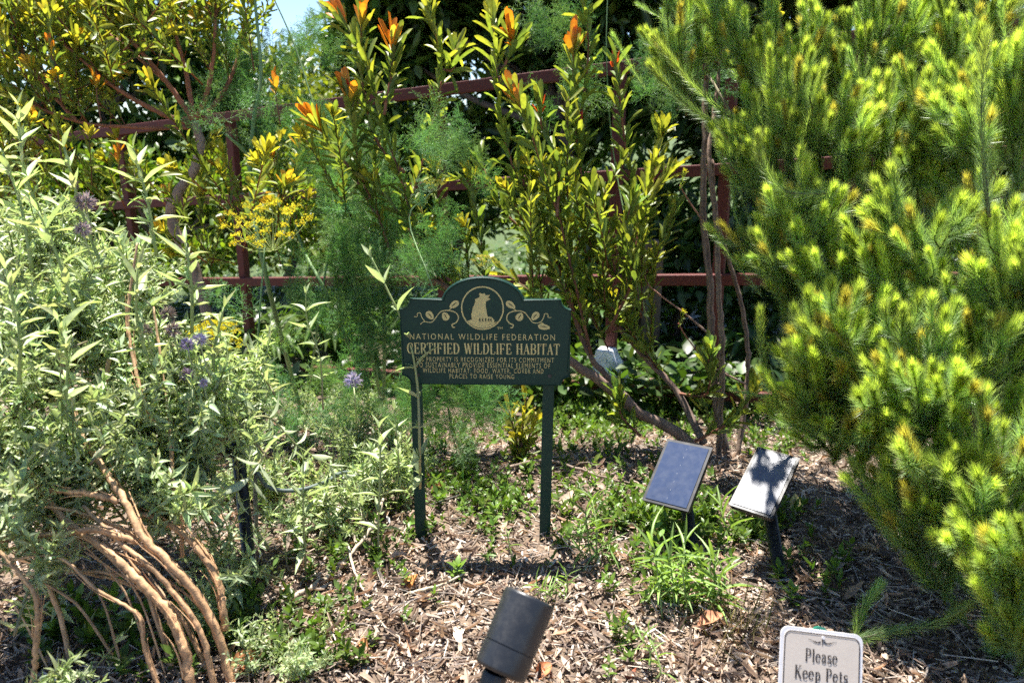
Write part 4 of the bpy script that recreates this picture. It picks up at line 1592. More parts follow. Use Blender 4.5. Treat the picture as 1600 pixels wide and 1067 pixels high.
for px, py, d, c, r in ((133, 316, 1.72, (.36, .28, .36), .020), (130, 358, 1.70, (.34, .27, .35), .016), (115, 290, 1.74, (.26, .2, .22), .011), (262, 490, 1.68, (.25, .20, .22), .016), (270, 515, 1.66, (.27, .22, .25), .016),
                        (292, 538, 1.64, (.42, .36, .60), .014), (312, 530, 1.64, (.45, .40, .64), .013), (318, 598, 1.64, (.42, .37, .6), .010), (292, 585, 1.66, (.24, .18, .30), .014), (228, 515, 1.66, (.25, .2, .22), .012)):
    p = P(px, py, d)
    mb = MB()
    mb.tube(smooth([p + np.array([.01, .01, -.09]), p + np.array([.004, 0, -.04]), p], 8), .0016, (.30, .34, .16), 5)
    st = mb.build('flower_stalk', M['stem'], sage)
    flower_head(st, p, c, r)

# sage sprigs standing on their own between bush and sign: every leaf a part
SPL = []
for j in range(8):
    mb = MB()
    mb.inst(LANCE[j % 4], np.zeros((1, 3)), np.array([[0, 0, 1.]]), np.array([[0, -1., 0]]), 1., .23 + .02 * (j % 3), SG * (.85 + .08 * (j % 5)), SGT * (.9 + .05 * (j % 4)))
    SPL.append(mb.mesh('sage_leaf', M['sage']))


def single_leaf(root, me, p, Y, Z, s, name='leaf'):
    org = np.zeros(3)
    q = root
    while q is not None:
        org += np.array(q.location)
        q = q.parent
    Yv = nrm(Y)
    X = nrm(np.cross(-Z, Yv))
    Zv = np.cross(Yv, X)
    o = bpy.data.objects.new(name, me)
    COL.objects.link(o)
    o.parent = root
    mt = Matrix(((X[0], Zv[0], Yv[0]), (X[1], Zv[1], Yv[1]), (X[2], Zv[2], Yv[2]))).to_4x4()
    o.matrix_local = Matrix.Translation(Vector(tuple(np.asarray(p) - org))) @ mt @ Matrix.Scale(s, 4)
    return o


def sprig_plant(pts, label, npair, ln, r=.0032, axil=True, t0=.25, col0=(.32, .22, .12), group=None):
    pw = [np.asarray(q) for q in pts]
    t_ = thing('sage_sprig', label, 'plant', pw[0], group)
    s = smooth(pw, 8 * len(pw))
    cc = np.linspace(0, 1, len(s))[:, None] ** .6
    mb = MB()
    mb.tube(s, np.linspace(r, r * .5, len(s)), np.asarray(col0) * (1 - cc) + np.array([.30, .38, .13]) * cc, 7)
    mb.build('stem', M['stem'], t_)
    t = np.repeat(t0 + (1 - t0) * np.linspace(0, 1, npair), 2)
    pos, T = along(s, t)
    a, b_ = perp(T)
    az = np.repeat(np.arange(npair) * math.pi / 2 + rng.random() * 3, 2) + np.tile([0, math.pi], npair) + rng.normal(0, .3, 2 * npair)
    Rr = a * np.cos(az)[:, None] + b_ * np.sin(az)[:, None]
    for i in range(2 * npair):
        an = 1.2 - .7 * t[i] ** 4 + rng.normal(0, .15)
        Y = T[i] * math.cos(an) + Rr[i] * math.sin(an)
        Z = T[i] * math.sin(an) - Rr[i] * math.cos(an)
        single_leaf(t_, SPL[int(rng.integers(0, 8))], pos[i], Y, Z, ln * (.7 + .45 * rng.random()) * (.6 if t[i] > .95 else 1.))
        if axil and rng.random() < .8:
            for _ in range(2):
                single_leaf(t_, SPL[int(rng.integers(0, 8))], pos[i], Y * .5 + T[i] + rng.normal(0, .35, 3), Z, ln * .38 * (.6 + .5 * rng.random()))
    return t_


sprig_plant([G(657, 800), P(656, 720, 1.93), P(652, 600, 1.92), P(636, 520, 1.92), P(604, 450, 1.92), P(580, 402, 1.92)], 'tall sage sprig crossing the left edge of the green sign', 9, .075, .004, t0=.3)
sprig_plant([G(478, 900), P(474, 800, 1.86), P(474, 718, 1.86)], 'upright yellow-stemmed sage sprig in front of the irrigation tube', 6, .075, .0034)
sprig_plant([G(590, 880), P(592, 800, 1.95), P(594, 710, 1.95), P(592, 670, 1.96)], 'upright sage sprig left of the sign posts', 7, .07, .0034)
sprig_plant([G(570, 850), P(568, 800, 2.02), P(562, 770, 2.04)], 'short sage sprig behind the fallen twig', 4, .05, .0025)
sprig_plant([P(330, 700, 1.75), P(410, 650, 1.82), P(470, 700, 1.9), P(540, 740, 1.96)], 'sage sprig bending sideways over the irrigation tube', 7, .06, .003)
sprig_plant([P(420, 700, 1.72), P(400, 730, 1.7), P(378, 760, 1.7), P(350, 780, 1.7)], 'broad-leaved sage sprig hanging over the half-hidden solar light', 4, .085, .0028)
sprig_plant([G(365, 940), P(372, 900, 1.66), P(380, 872, 1.66)], 'low broad-leaved sage sprig beside the stake foot', 4, .055, .0025)
sprig_plant([P(505, 640, 2.1), P(500, 560, 2.1), P(480, 500, 2.08), P(478, 460, 2.06)], 'loose sage sprig with drooping leaves under the yellow umbels', 6, .062, .0026)
for k, (x, yb, yt, d) in enumerate(((430, 800, 640, 1.98), (520, 760, 620, 2.2), (620, 800, 640, 2.05), (385, 800, 600, 2.0), (550, 700, 600, 2.4), (500, 850, 760, 1.95), (450, 890, 800, 1.85), (640, 740, 650, 2.15), (610, 700, 610, 2.3))):
    g0 = G(x, yb)
    e = P(x + rng.normal(0, 14), yt, np.dot(g0 - np.array([0, 0, CAMZ]), np.array([0, CP, -SP])) - .02)
    sprig_plant([g0, (g0 + e) / 2 + rng.normal(0, .01, 3), e], 'leafy grey-green sage sprig in the thicket left of the sign', 5, .052, .0024, group='sage sprigs in the thicket')

# low sage thicket: many short sprigs grown into one another
for k, (cx_, cy2, rx, ry, n, lab) in enumerate(((470, 760, 80, 60, 30, 'low sage thicket round the stake light'), (590, 700, 60, 60, 30, 'low sage thicket against the sign post'), (480, 620, 130, 45, 46, 'shaded sage thicket below the yellow umbels'),
                                                (430, 1000, 60, 45, 12, 'low green sprigs before the fallen twig'))):
    c = G(cx_, cy2 + 50)
    t_ = thing('sage_thicket', lab, 'shrub', c)
    for i in range(n):
        g0 = G(cx_ + rng.uniform(-rx, rx), cy2 + 55 + rng.uniform(-ry, ry))
        dr = nrm(np.array([0, 0, 1.]) + rng.normal(0, .45, 3))
        place(t_, 'sprig', SAGE[int(rng.integers(0, 5))], g0, dr, rng.random() * 6, (.6 + .4 * rng.random()) * (.6 if k == 3 else 1.))
fl = thing('sage_flower', 'single violet sage flower head left of the sign', 'flower', G(552, 640))
p = P(552, 594, 2.1)
mb = MB()
mb.tube(smooth([G(560, 700), P(556, 640, 2.12), p], 10), .0018, (.3, .34, .16), 5)
mb.build('stalk', M['stem'], fl)
flower_head(fl, p, (.46, .42, .66), .022)

# ------------------------------------------------------------------ woolly feathery bush
WG = np.array([.24, .345, .17])
WM = np.array([.30, .445, .165])
WT = np.array([.51, .60, .14])
PLUME = []
NT = [(v, None) for v in NEEDLE]


def needles(mb, path, n, ln, t0=.05, tipcol=WT, a0=.85, a1=.18, wid=.0011):
    t = t0 + (1 - t0) * np.sort(rng.random(n))
    pos, Y, Z = whorl(path, t, a0 + (a1 - a0) * t ** 5 + rng.normal(0, .12, n), 0., GA)
    # random azimuth
    L = ln * (.75 + .4 * rng.random(n)) * (1 - .3 * t ** 6)
    w = sst(.55, 1., t)[:, None]
    col = (WG * (1 - sst(0, .6, t)[:, None]) + WM * sst(0, .6, t)[:, None]) * (1 - w) + tipcol * w
    col = col * (1 + rng.normal(0, .14, (n, 1)))
    for j in (0, 1):
        q = (np.arange(n) % 2) == j
        m_ = q.sum()
        V = NEEDLE[j]
        Yq, Zq = nrm(Y[q] + rng.normal(0, .07, (m_, 3))), Z[q]
        X = nrm(np.cross(Yq, Zq))
        Zq = np.cross(X, Yq)
        vv = pos[q][:, None] + V[None, :, 0, None] * (X * wid)[:, None] + V[None, :, 1, None] * (Yq * L[q][:, None])[:, None] + V[None, :, 2, None] * (Zq * L[q][:, None])[:, None]
        cc = np.repeat(col[q][:, None], 5, 1)
        cc[:, 2:] *= 1.12
        o_ = np.arange(m_)[:, None] * 5
        v0 = mb.n
        mb.add(vv.reshape(-1, 3), (np.array([[0, 1, 3, 2]]) + o_), np.clip(cc, .01, .8).reshape(-1, 3))
        mb.f3.append(np.array([[2, 3, 4]]) + o_ + v0)


def tuft(mb, path, n, tipc, ln=.042):
    """one bottlebrush shoot: needles all round, crowding to a blunt bright tip"""
    t = np.sort(np.concatenate([rng.random(int(n * .62)), 1 - .22 * rng.random(n - int(n * .62)) ** 1.5]))
    pos, Y, Z = whorl(path, t, .62 - .24 * t ** 4 + rng.normal(0, .12, n))
    L = ln * (.7 + .45 * rng.random(n)) * (1 - .22 * t ** 5)
    w = sst(.45, 1., t)[:, None] * (.7 + .3 * rng.random((n, 1)))
    b0 = sst(0, .5, t)[:, None]
    col = (WG * (1 - b0) + WM * b0) * (1 - w) + np.asarray(tipc) * w
    col = np.clip(col * (1 + rng.normal(0, .16, (n, 1))), .01, .8)
    for j in (0, 1):
        q = (np.arange(n) % 2) == j
        m_ = int(q.sum())
        V = NEEDLE[j]
        Yq, Zq = nrm(Y[q] + rng.normal(0, .08, (m_, 3))), Z[q]
        X = nrm(np.cross(Yq, Zq))
        Zq = np.cross(X, Yq)
        vv = pos[q][:, None] + V[None, :, 0, None] * (X * .0009)[:, None] + V[None, :, 1, None] * (Yq * L[q][:, None])[:, None] + V[None, :, 2, None] * (Zq * L[q][:, None])[:, None]
        cc = np.repeat(col[q][:, None], 5, 1)
        cc[:, 2:] *= 1.12
        o_ = np.arange(m_)[:, None] * 5
        v0 = mb.n
        mb.add(vv.reshape(-1, 3), (np.array([[0, 1, 3, 2]]) + o_), cc.reshape(-1, 3))
        mb.f3.append(np.array([[2, 3, 4]]) + o_ + v0)


PLEN = []
for k in range(12):
    L = .17 + .018 * k
    b2 = rng.normal(0, .03, 2)
    pth = smooth([(0, 0, 0), (b2[0] * .3, b2[1] * .3, L * .5), (b2[0], b2[1], L)], 12)
    mb = MB()
    mb.tube(pth, np.linspace(.003, .0012, 12), np.array([.22, .20, .09]), 5)
    tips_ = [WT, WT * .85, np.array([.36, .44, .07]), np.array([.50, .42, .10]), WT * 1.1, np.array([.30, .38, .09])]
    tuft(mb, pth, int(520 + 2300 * L), tips_[k % 6])
    for j in range(3 + k % 4):
        t_ = .25 + .6 * (j + rng.random() * .5) / (3 + k % 4)
        p0, T0 = along(pth, np.array([t_]))
        a_, b_ = perp(T0)
        az = j * GA + k
        sd0 = a_[0] * math.cos(az) + b_[0] * math.sin(az)
        l2 = (.07 + .05 * rng.random()) * (1.1 - .4 * t_)
        d1, d2 = nrm(T0[0] + sd0 * .75), nrm(T0[0] + sd0 * .15)
        sp = smooth([p0[0], p0[0] + d1 * l2 * .5, p0[0] + d1 * l2 * .5 + d2 * l2 * .6], 8)
        mb.tube(sp, np.linspace(.0018, .001, 8), np.array([.22, .20, .09]), 4)
        tuft(mb, sp, 480, tips_[(k + j) % 6])
    PLUME.append(mb.mesh('plume', M['wool']))
    PLEN.append(L)

wb = thing('feathery_bush', 'large bright green feathery bush with yellow-green bottlebrush tips', 'shrub', G(1600, 930))
TRK = G(1560, 900)
TRK = np.array([1.22, 1.95, float(gz(1.22, 1.95))])
_, s0 = branch_part(wb, [TRK - np.array([0, 0, .05]), P(1548, 780, 1.95), P(1535, 690, 1.95), P(1520, 560, 1.98)], .026, .018, (.24, .19, .15), (.22, .17, .12), 'trunk', 10)
WL = [(1065, 60, 2.45, 60, 90, 15), (1190, 110, 2.4, 90, 110, 20), (1330, 90, 2.4, 110, 100, 20), (1480, 60, 2.35, 110, 90, 18), (1250, 260, 2.2, 95, 100, 22), (1400, 240, 2.15, 110, 110, 24), (1545, 230, 2.0, 80, 150, 20),
      (1230, 380, 2.1, 60, 80, 14), (1330, 420, 1.98, 100, 90, 22), (1470, 430, 1.85, 110, 100, 24), (1570, 520, 1.7, 70, 100, 16), (1300, 560, 1.88, 90, 70, 16), (1430, 600, 1.72, 110, 80, 20), (1560, 690, 1.6, 70, 80, 12), (1470, 800, 1.62, 80, 70, 16), (1560, 830, 1.55, 70, 70, 12), (1570, 950, 1.5, 60, 50, 8), (1330, 650, 1.86, 90, 35, 10), (1430, 720, 1.7, 70, 50, 9), (1690, 500, 1.9, 90, 200, 9), (1700, 200, 2.1, 90, 150, 7)]
nn = 0
for cx_, cy2, d, rx, ry, n in WL:
    c = P(cx_, cy2, d)
    lb = P(cx_ + 40, cy2 + ry * .6, d + .12)
    t0_ = along(s0, np.array([.35 + .6 * rng.random()]))[0][0]
    bo, sb = branch_part(wb, [t0_, (t0_ + lb) / 2 + np.array([.0, .06, -.05]), lb], .010, .004, (.22, .17, .12), (.2, .18, .1), 'branch', 6, 14)
    for i in range(int(n * .9)):
        q = nrm(rng.normal(0, 1, 3)) * rng.random() ** .35
        q[1] = -abs(q[1]) if rng.random() < .7 else q[1]
        p = c + q * np.array([rx * d / FPX, .16, ry * d / FPX])
        dr = nrm(np.array([q[0] * .5 - .26, q[1] * .5 - .14, .85 + .2 * q[2]]) + rng.normal(0, .17, 3))
        k = int(rng.integers(0, 12))
        place(wb, 'plume', PLUME[k], p - dr * PLEN[k] * .55, dr, rng.random() * 6.3, .8 + .35 * rng.random())
        nn += 1
SPEC = [([(1420, 680, 1.85), (1330, 680, 1.82), (1260, 655, 1.8), (1215, 610, 1.78), (1195, 585, 1.78)], 1), ([(1400, 640, 1.85), (1320, 620, 1.8), (1255, 590, 1.78), (1232, 545, 1.78)], 1), ([(1235, 640, 1.95), (1200, 600, 1.93), (1190, 540, 1.92), (1188, 490, 1.92)], 1),
        ([(1330, 1000, 1.62), (1400, 985, 1.6), (1460, 975, 1.58), (1505, 950, 1.58)], 1), ([(1545, 340, 1.55), (1535, 230, 1.53), (1535, 140, 1.52), (1540, 62, 1.52)], 1), ([(1240, 250, 2.2), (1150, 190, 2.18), (1080, 130, 2.15), (1025, 60, 2.14)], 1), ([(1400, 860, 1.7), (1380, 800, 1.68), (1400, 740, 1.66)], 1),
        ([(1330, 1020, 1.66), (1345, 960, 1.66), (1370, 920, 1.66)], 0), ([(1150, 210, 2.2), (1080, 170, 2.16), (1040, 130, 2.14), (1020, 105, 2.13)], 1), ([(1330, 300, 1.9), (1230, 300, 1.92), (1190, 250, 1.92), (1185, 215, 1.9)], 1)]
for path, yl in SPEC:
    pw = smooth([P(*q) for q in path], 26)
    mb = MB()
    mb.tube(pw, np.linspace(.004, .0015, 26), np.array([.24, .2, .1]), 6)
    Ln = np.linalg.norm(np.diff(pw, axis=0), axis=1).sum()
    tuft(mb, pw, int(500 + 3200 * Ln), WT * .9 if yl else WM, .042)
    mb.build('plume', M['wool'], wb)
# sheltered inner foliage, grown together
mb = MB()
for i in range(70):
    cx_, cy2, d, rx, ry, n = WL[int(rng.integers(0, len(WL)))]
    a = P(cx_ + rng.uniform(-rx, rx), cy2 + rng.uniform(-ry, ry) + 30, d + .12 + .12 * rng.random())
    dr = nrm(np.array([-.3, -.1, .8]) + rng.normal(0, .35, 3))
    tuft(mb, smooth([a, a + dr * .11 + rng.normal(0, .01, 3), a + dr * .22], 8), 320, WM, .04)
mb.build('inner_foliage', M['wool'], wb)['kind'] = 'stuff'

# ------------------------------------------------------------------ fennel
FG = np.array([.10, .20, .095])
FROND = []
for k in range(6):
    segs = []

    def rec(p, d, L, lev):
        e = p + d * L
        segs.append((p, e, lev))
        if lev == 3:
            return
        m_ = (8, 5, 3)[lev]
        for i in range(m_):
            f = (i + 1.0) / (m_ + .4)
            base = p + d * L * f
            for sgn_ in (-1, 1):
                a, b_ = perp(d[None])
                az = rng.normal(0, .55) + (0 if lev == 0 else rng.random() * 3)
                side = (a[0] * math.cos(az) + b_[0] * math.sin(az)) * sgn_
                nd = nrm(d * .75 + side * .8 + rng.normal(0, .16, 3) - np.array([0, 0, .12]) * lev)
                rec(base, nd, L * (.50, .42, .48)[lev] * (1.15 - .6 * f), lev + 1)
    rec(np.zeros(3), np.array([0, 0, 1.]), .26 + .02 * k, 0)
    A = np.array([q[0] for q in segs])
    E = np.array([q[1] for q in segs])
    lv = np.array([q[2] for q in segs])
    D = E - A
    wdt = np.array([.003, .0022, .0019, .0017])[lv]
    QT = (np.array([(-.5, 0, 0), (.5, 0, 0), (.35, 1, 0), (-.35, 1, 0)], float), np.array([(0, 1, 2, 3)]))
    mb = MB()
    mb.inst(QT, A, nrm(D), perp(nrm(D))[0] + rng.normal(0, .5, A.shape), np.linalg.norm(D, axis=1), wdt, jitter(FG * (1 + .12 * (k % 3)) * np.array([1 + .25 * (k % 2), 1.1, .9]), len(A), .2))
    FROND.append(mb.mesh('frond', M['fennel']))


def umbel(root, c, r, n, up=(0, 0, 1), col=(.74, .64, .06), stalk=None):
    up = nrm(np.asarray(up, float))
    a, b_ = perp(up[None])
    base = np.asarray(c) - up * r * .75
    mb = MB()
    tips = []
    for i in range(n):
        rr = r * math.sqrt((i + .5) / n)
        az = i * GA
        q = np.asarray(c) + (a[0] * math.cos(az) + b_[0] * math.sin(az)) * rr + up * (r * .18 * (1 - (rr / r) ** 2)) + rng.normal(0, r * .05, 3)
        tips.append(q)
        mb.tube(smooth([base, base * .5 + q * .5 - up * r * .12, q], 5), .0009, (.34, .40, .14), 4, False)
    u = mb.build('umbel', M['stem'], root)
    fr_ = min(.011, r * .16)
    for q in tips:
        mb = MB()
        k = 40
        d = nrm(rng.normal(0, 1, (k, 3)) * np.array([1, 1, .45]) + up * .55)
        put_leaves(mb, OVAL, np.repeat(q[None], k, 0) + (a[0] * rng.normal(0, .75, (k, 1)) + b_[0] * rng.normal(0, .75, (k, 1))) * fr_ + up * rng.normal(0, .15, (k, 1)) * fr_, d, perp(d)[0], fr_ * .55, fr_ * .45, jitter(col, k, .2), None, .3)
        mb.build('floret', M['flower'], u)
    return base


def fennel(base, label, stems, fr, um=(), fs=1.):
    t_ = thing('fennel_plant', label, 'plant', base)
    for pth, r in stems:
        mb = MB()
        s = smooth(pth, 20)
        mb.tube(s, np.linspace(r, r * .5, 20), (.16, .26, .10), 7)
        mb.build('stem', M['stem'], t_)
    for p, d, sc in fr:
        place(t_, 'frond', FROND[int(rng.integers(0, 6))], p, d, rng.random() * 6, sc)
    for u in um:
        umbel(t_, *u)
    return t_


def frs(lobes):
    out = []
    for cx_, cy2, d, rx, ry, n, sc in lobes:
        for i in range(n):
            p = P(cx_ + rng.uniform(-rx, rx), cy2 + rng.uniform(-ry, ry), d + rng.uniform(-.12, .12))
            out.append((p, nrm(np.array([0, -.1, .9]) + rng.normal(0, .55, 3)), sc * (.7 + .5 * rng.random())))
    return out


gb0 = G(600, 640)
fennel(gb0, 'tall blue-green feathery fennel left of the sign', [([gb0, P(560, 470, 2.85), P(530, 320, 2.95), P(500, 200, 3.0)], .010), ([gb0, P(600, 480, 2.85), P(590, 330, 2.9), P(600, 250, 2.95)], .009), ([gb0 + np.array([-.05, 0, 0]), P(520, 480, 2.85), P(470, 380, 2.9), P(455, 300, 2.9)], .008)],
       frs([(570, 430, 2.85, 48, 110, 50, .6), (600, 570, 2.75, 35, 50, 14, .55), (520, 330, 3.0, 50, 60, 12, .6), (590, 310, 3.0, 35, 60, 12, .6), (490, 480, 2.85, 55, 60, 16, .55), (470, 250, 3.05, 50, 60, 4, .6)]), [(P(552, 410, 2.4) + np.array([0, 0, 0]), .0001, 1)][:0])
gb0 = G(405, 740)
fennel(gb0, 'slim fennel stem carrying the large yellow umbel', [([gb0, P(398, 640, 2.25), P(405, 500, 2.22), P(414, 385, 2.2)], .0042)], [(P(400, 560, 2.23), np.array([.8, 0, .5]), .5), (P(404, 500, 2.22), np.array([-.8, 0, .6]), .5)], [(P(415, 350, 2.2), .125, 27, (0, -.5, 1))])
gb0 = G(345, 720)
fennel(gb0, 'low fennel stem with yellow umbel among sage flowers', [([gb0, P(340, 620, 1.95), P(335, 540, 1.95)], .003)], [], [(P(332, 515, 1.95), .06, 16, (0, -.2, 1)), (P(358, 540, 1.96), .04, 9, (0, -.2, 1))])
gb0 = G(470, 640)
fennel(gb0, 'thick green fennel stalk in front of the fence', [([gb0, P(420, 450, 2.9), P(392, 300, 2.9), P(396, 190, 2.9), P(408, 120, 2.9), P(400, 20, 2.92), P(395, -40, 2.95)], .010), ([P(396, 250, 2.9), P(370, 225, 2.85), P(352, 210, 2.82)], .009), ([gb0 + np.array([.03, 0, 0]), P(500, 480, 2.9), P(520, 300, 2.95), P(470, 100, 3.0), P(420, -20, 3.)], .005)],
       frs([(355, 200, 2.82, 12, 12, 4, .5), (440, 150, 3.2, 70, 60, 20, .65), (480, 230, 3.2, 60, 50, 14, .6)]))
gb0 = G(700, 640)
fennel(gb0, 'fine fennel with small yellow umbels above the sign', [([gb0, P(690, 500, 2.45), P(640, 350, 2.45), P(665, 310, 2.45), P(680, 296, 2.45)], .003), ([gb0, P(710, 470, 2.3), P(735, 440, 2.2), P(757, 418, 2.15)], .0022), ([P(735, 440, 2.2), P(728, 445, 2.1), P(738, 455, 2.03)], .0012)],
       frs([(670, 260, 2.5, 30, 30, 7, .5), (700, 400, 2.5, 40, 30, 6, .5), (650, 440, 2.5, 40, 30, 6, .55), (730, 300, 2.6, 30, 40, 5, .5)]), [(P(679, 287, 2.45), .036, 12, (0, -.3, 1), (.50, .46, .08)), (P(758, 407, 2.15), .038, 10, (0, -.2, 1), (.55, .5, .12)), (P(740, 452, 2.03), .014, 6, (-.3, -.4, .4), (.5, .4, .06))])
gb0 = G(1040, 640)
fennel(gb0, 'fennel hanging in the shade before the red fence', [([gb0, P(1000, 450, 3.0), P(960, 250, 3.), P(948, 100, 2.95), P(950, -30, 2.95)], .0035)], frs([(1040, 150, 3.0, 40, 50, 10, .75), (890, 190, 3.0, 30, 40, 6, .6), (880, 60, 3.0, 30, 40, 6, .6), (870, 370, 2.9, 40, 40, 6, .5)]))
gb0 = G(700, 690)
fennel(gb0, 'dry yellowing fennel tuft below the sign', [([gb0, gb0 + np.array([.02, 0, .1])], .003)], frs([(690, 680, 2.45, 60, 40, 20, .5), (740, 650, 2.5, 30, 30, 8, .5), (500, 640, 2.5, 70, 40, 14, .5)]))
#PART5


# ------------------------------------------------------------------ narrow-leaved plants and weeds
NG = np.array([.20, .30, .09])
BLM = []
for j in range(6):
    mb = MB()
    mb.inst(BLADE[j % 3], np.zeros((1, 3)), np.array([[0, 0, 1.]]), np.array([[0, -1., 0]]), 1., .078 + .018 * (j % 2), NG * (.8 + .1 * j), NG * (1.2 + .08 * j))
    BLM.append(mb.mesh('narrow_leaf', M['weed']))


def narrow_plant(base_px, stems, label, ln=.07, group=None):
    g0 = G(*base_px)
    dep = np.dot(g0 - np.array([0, 0, CAMZ]), np.array([0, CP, -SP]))
    t_ = thing('narrow_leaved_plant', label, 'plant', g0, group)
    for dx, tx, ty, n in stems:
        a = G(base_px[0] + dx, base_px[1] + rng.normal(0, 5))
        e = P(tx, ty, dep + rng.normal(0, .03))
        s = smooth([a, (a + e) / 2 + rng.normal(0, .012, 3), e], 12)
        mb = MB()
        mb.tube(s, np.linspace(.0024, .0014, 12), (.24, .32, .10), 5)
        st = mb.build('stem', M['stem'], t_)
        t = np.linspace(.3, 1, n)
        pos, Y, Z = whorl(s, t, np.linspace(1.35, .5, n), rng.random() * 6)
        for i in range(n):
            single_leaf(st, BLM[int(rng.integers(0, 6))], pos[i], nrm(Y[i] + rng.normal(0, .15, 3)), Z[i], ln * (.65 + .5 * rng.random()))
    return t_


narrow_plant((1085, 960), [(-50, 1020, 850, 13), (-30, 1045, 870, 13), (-10, 1070, 850, 14), (10, 1095, 870, 13), (25, 1115, 880, 13), (-40, 1035, 900, 12), (15, 1110, 900, 12), (0, 1075, 900, 12), (-20, 1055, 910, 12), (30, 1130, 920, 10), (-5, 1090, 910, 12)], 'bushy clump of narrow bright green leaves before the solar lights', .085)
narrow_plant((1128, 870), [(0, 1125, 790, 14)], 'single narrow-leaved sprig between the two solar panels', .085)
narrow_plant((925, 880), [(0, 915, 800, 13), (6, 925, 780, 12), (20, 950, 850, 10), (-6, 905, 850, 10)], 'narrow-leaved sprig right of the sign post', .065)
narrow_plant((862, 940), [(0, 838, 915, 10), (5, 868, 918, 10), (25, 885, 900, 9)], 'small narrow-leaved sprig behind the spotlight', .05)
narrow_plant((1020, 1062), [(0, 1015, 990, 9), (-6, 1005, 1000, 8)], 'small sprig at the bottom edge of the mulch', .045)
narrow_plant((800, 870), [(0, 792, 830, 8)], 'tiny reddish seedling between the sign posts', .03)
# dry grass tuft under the clump
tf = thing('dry_grass_tuft', 'dry straw-coloured grass tuft left of the pet notice', 'grass', G(1180, 1000))
mb = MB()
for i in range(60):
    g0 = G(1150 + rng.normal(0, 30), 990 + rng.normal(0, 18))
    d = nrm(np.array([rng.normal(.1, .4), rng.normal(-.1, .35), 1.]))
    mb.inst(BLADE[int(rng.integers(0, 3))], g0[None], d[None], np.array([[0, -1., .3]]), .04 + .06 * rng.random(), .0022, jitter((.34, .27, .13) if rng.random() < .6 else (.18, .20, .07), 1, .2))
mb.build('blades', M['dry'], tf)['kind'] = 'stuff'

# weeds that carpet the bed: uncountable
def rosettes(mb, px, py, sx, sy, n, ln, col, nl=11, h=.04):
    for i in range(int(n * 1.4)):
        x_, y_ = px + rng.normal(0, sx), py + rng.normal(0, sy)
        if y_ < 575 or y_ > 1066:
            continue
        g0 = G(x_, y_)
        hh = h * (.3 + rng.random())
        s = np.array([g0, g0 + np.array([rng.normal(0, .015), rng.normal(0, .015), hh + .01])])
        t = np.linspace(.15, 1, nl)
        pos, Y, Z = whorl(s, t, np.linspace(1.5, .6, nl), rng.random() * 6)
        L = ln * (.6 + .6 * rng.random(nl))
        put_leaves(mb, OVAL, pos, Y, Z, L, L * .45, jitter(col, nl, .22), None, .25)


mb = MB()
WC = np.array([.13, .215, .035])
for a in ((930, 640, 60, 25, 120, .030, WC * 1.1), (880, 690, 90, 25, 90, .028, WC), (760, 780, 45, 18, 45, .022, WC * 1.2), (1000, 800, 70, 30, 80, .026, WC), (1060, 830, 50, 25, 50, .028, WC), (1180, 830, 45, 30, 40, .026, WC), (1200, 660, 70, 25, 90, .028, WC * 1.1),
          (1260, 700, 50, 15, 30, .026, WC), (640, 740, 60, 40, 60, .026, WC), (520, 640, 90, 30, 90, .028, WC * .9), (420, 700, 70, 50, 60, .026, WC), (400, 960, 60, 40, 40, .026, np.array([.12, .18, .05])), (470, 1030, 50, 20, 22, .026, WC * .8), (700, 700, 70, 30, 60, .026, WC),
          (1010, 900, 40, 30, 22, .022, WC), (980, 1010, 18, 25, 8, .02, WC), (1300, 900, 20, 30, 6, .026, WC * 1.1), (120, 1000, 70, 30, 20, .034, WC * .9), (820, 610, 200, 12, 160, .03, WC), (1050, 650, 120, 15, 110, .03, WC * .9), (940, 660, 80, 20, 120, .028, WC * 1.1), (800, 830, 160, 50, 25, .02, WC), (560, 880, 100, 40, 40, .022, WC * .9), (330, 1000, 80, 40, 40, .026, WC * .9), (470, 600, 90, 12, 110, .032, WC * 1.1), (700, 595, 200, 10, 120, .032, WC), (250, 640, 100, 30, 60, .032, WC)):
    rosettes(mb, *a)
o = mb.build('ground_cover_weeds', M['weed'])
o['kind'] = 'stuff'
o['label'] = 'low green weeds creeping over the bed'
for k, (px, py, lab) in enumerate(((770, 812, 'small bright weed seedling between the sign posts'), (1300, 905, 'small bright weed seedling near the feathery bush'), (1215, 910, 'small weed seedling at the dusty solar light foot'), (1235, 945, 'small weed seedling above the pet notice'), (715, 905, 'small weed seedling beside the curled orange leaf'), (60, 1010, 'round-leaved seedling at the tan sage stems'), (185, 990, 'green seedling in the shade under the sage bush'))):
    t_ = thing('weed_seedling', lab, 'plant', G(px, py))
    g0 = G(px, py)
    s = np.array([g0, g0 + np.array([0, 0, .04 if k < 5 else .10])])
    mb = MB()
    mb.tube(s, .0012, (.2, .3, .1), 5)
    mb.build('stem', M['stem'], t_)
    n_l = 12
    pos, Y, Z = whorl(s, np.linspace(.2, 1, n_l), np.linspace(1.5, .7, n_l), 1.)
    for i in range(n_l):
        mbl = MB()
        mbl.inst(OVAL[i % 2], pos[i][None], Y[i][None], Z[i][None], (.03 if k < 5 else .05) * (.7 + .5 * rng.random()), .014 if k < 5 else .022, WC * (1 + .3 * rng.random()), WC * 1.4)
        mbl.build('leaf', M['weed'], t_)

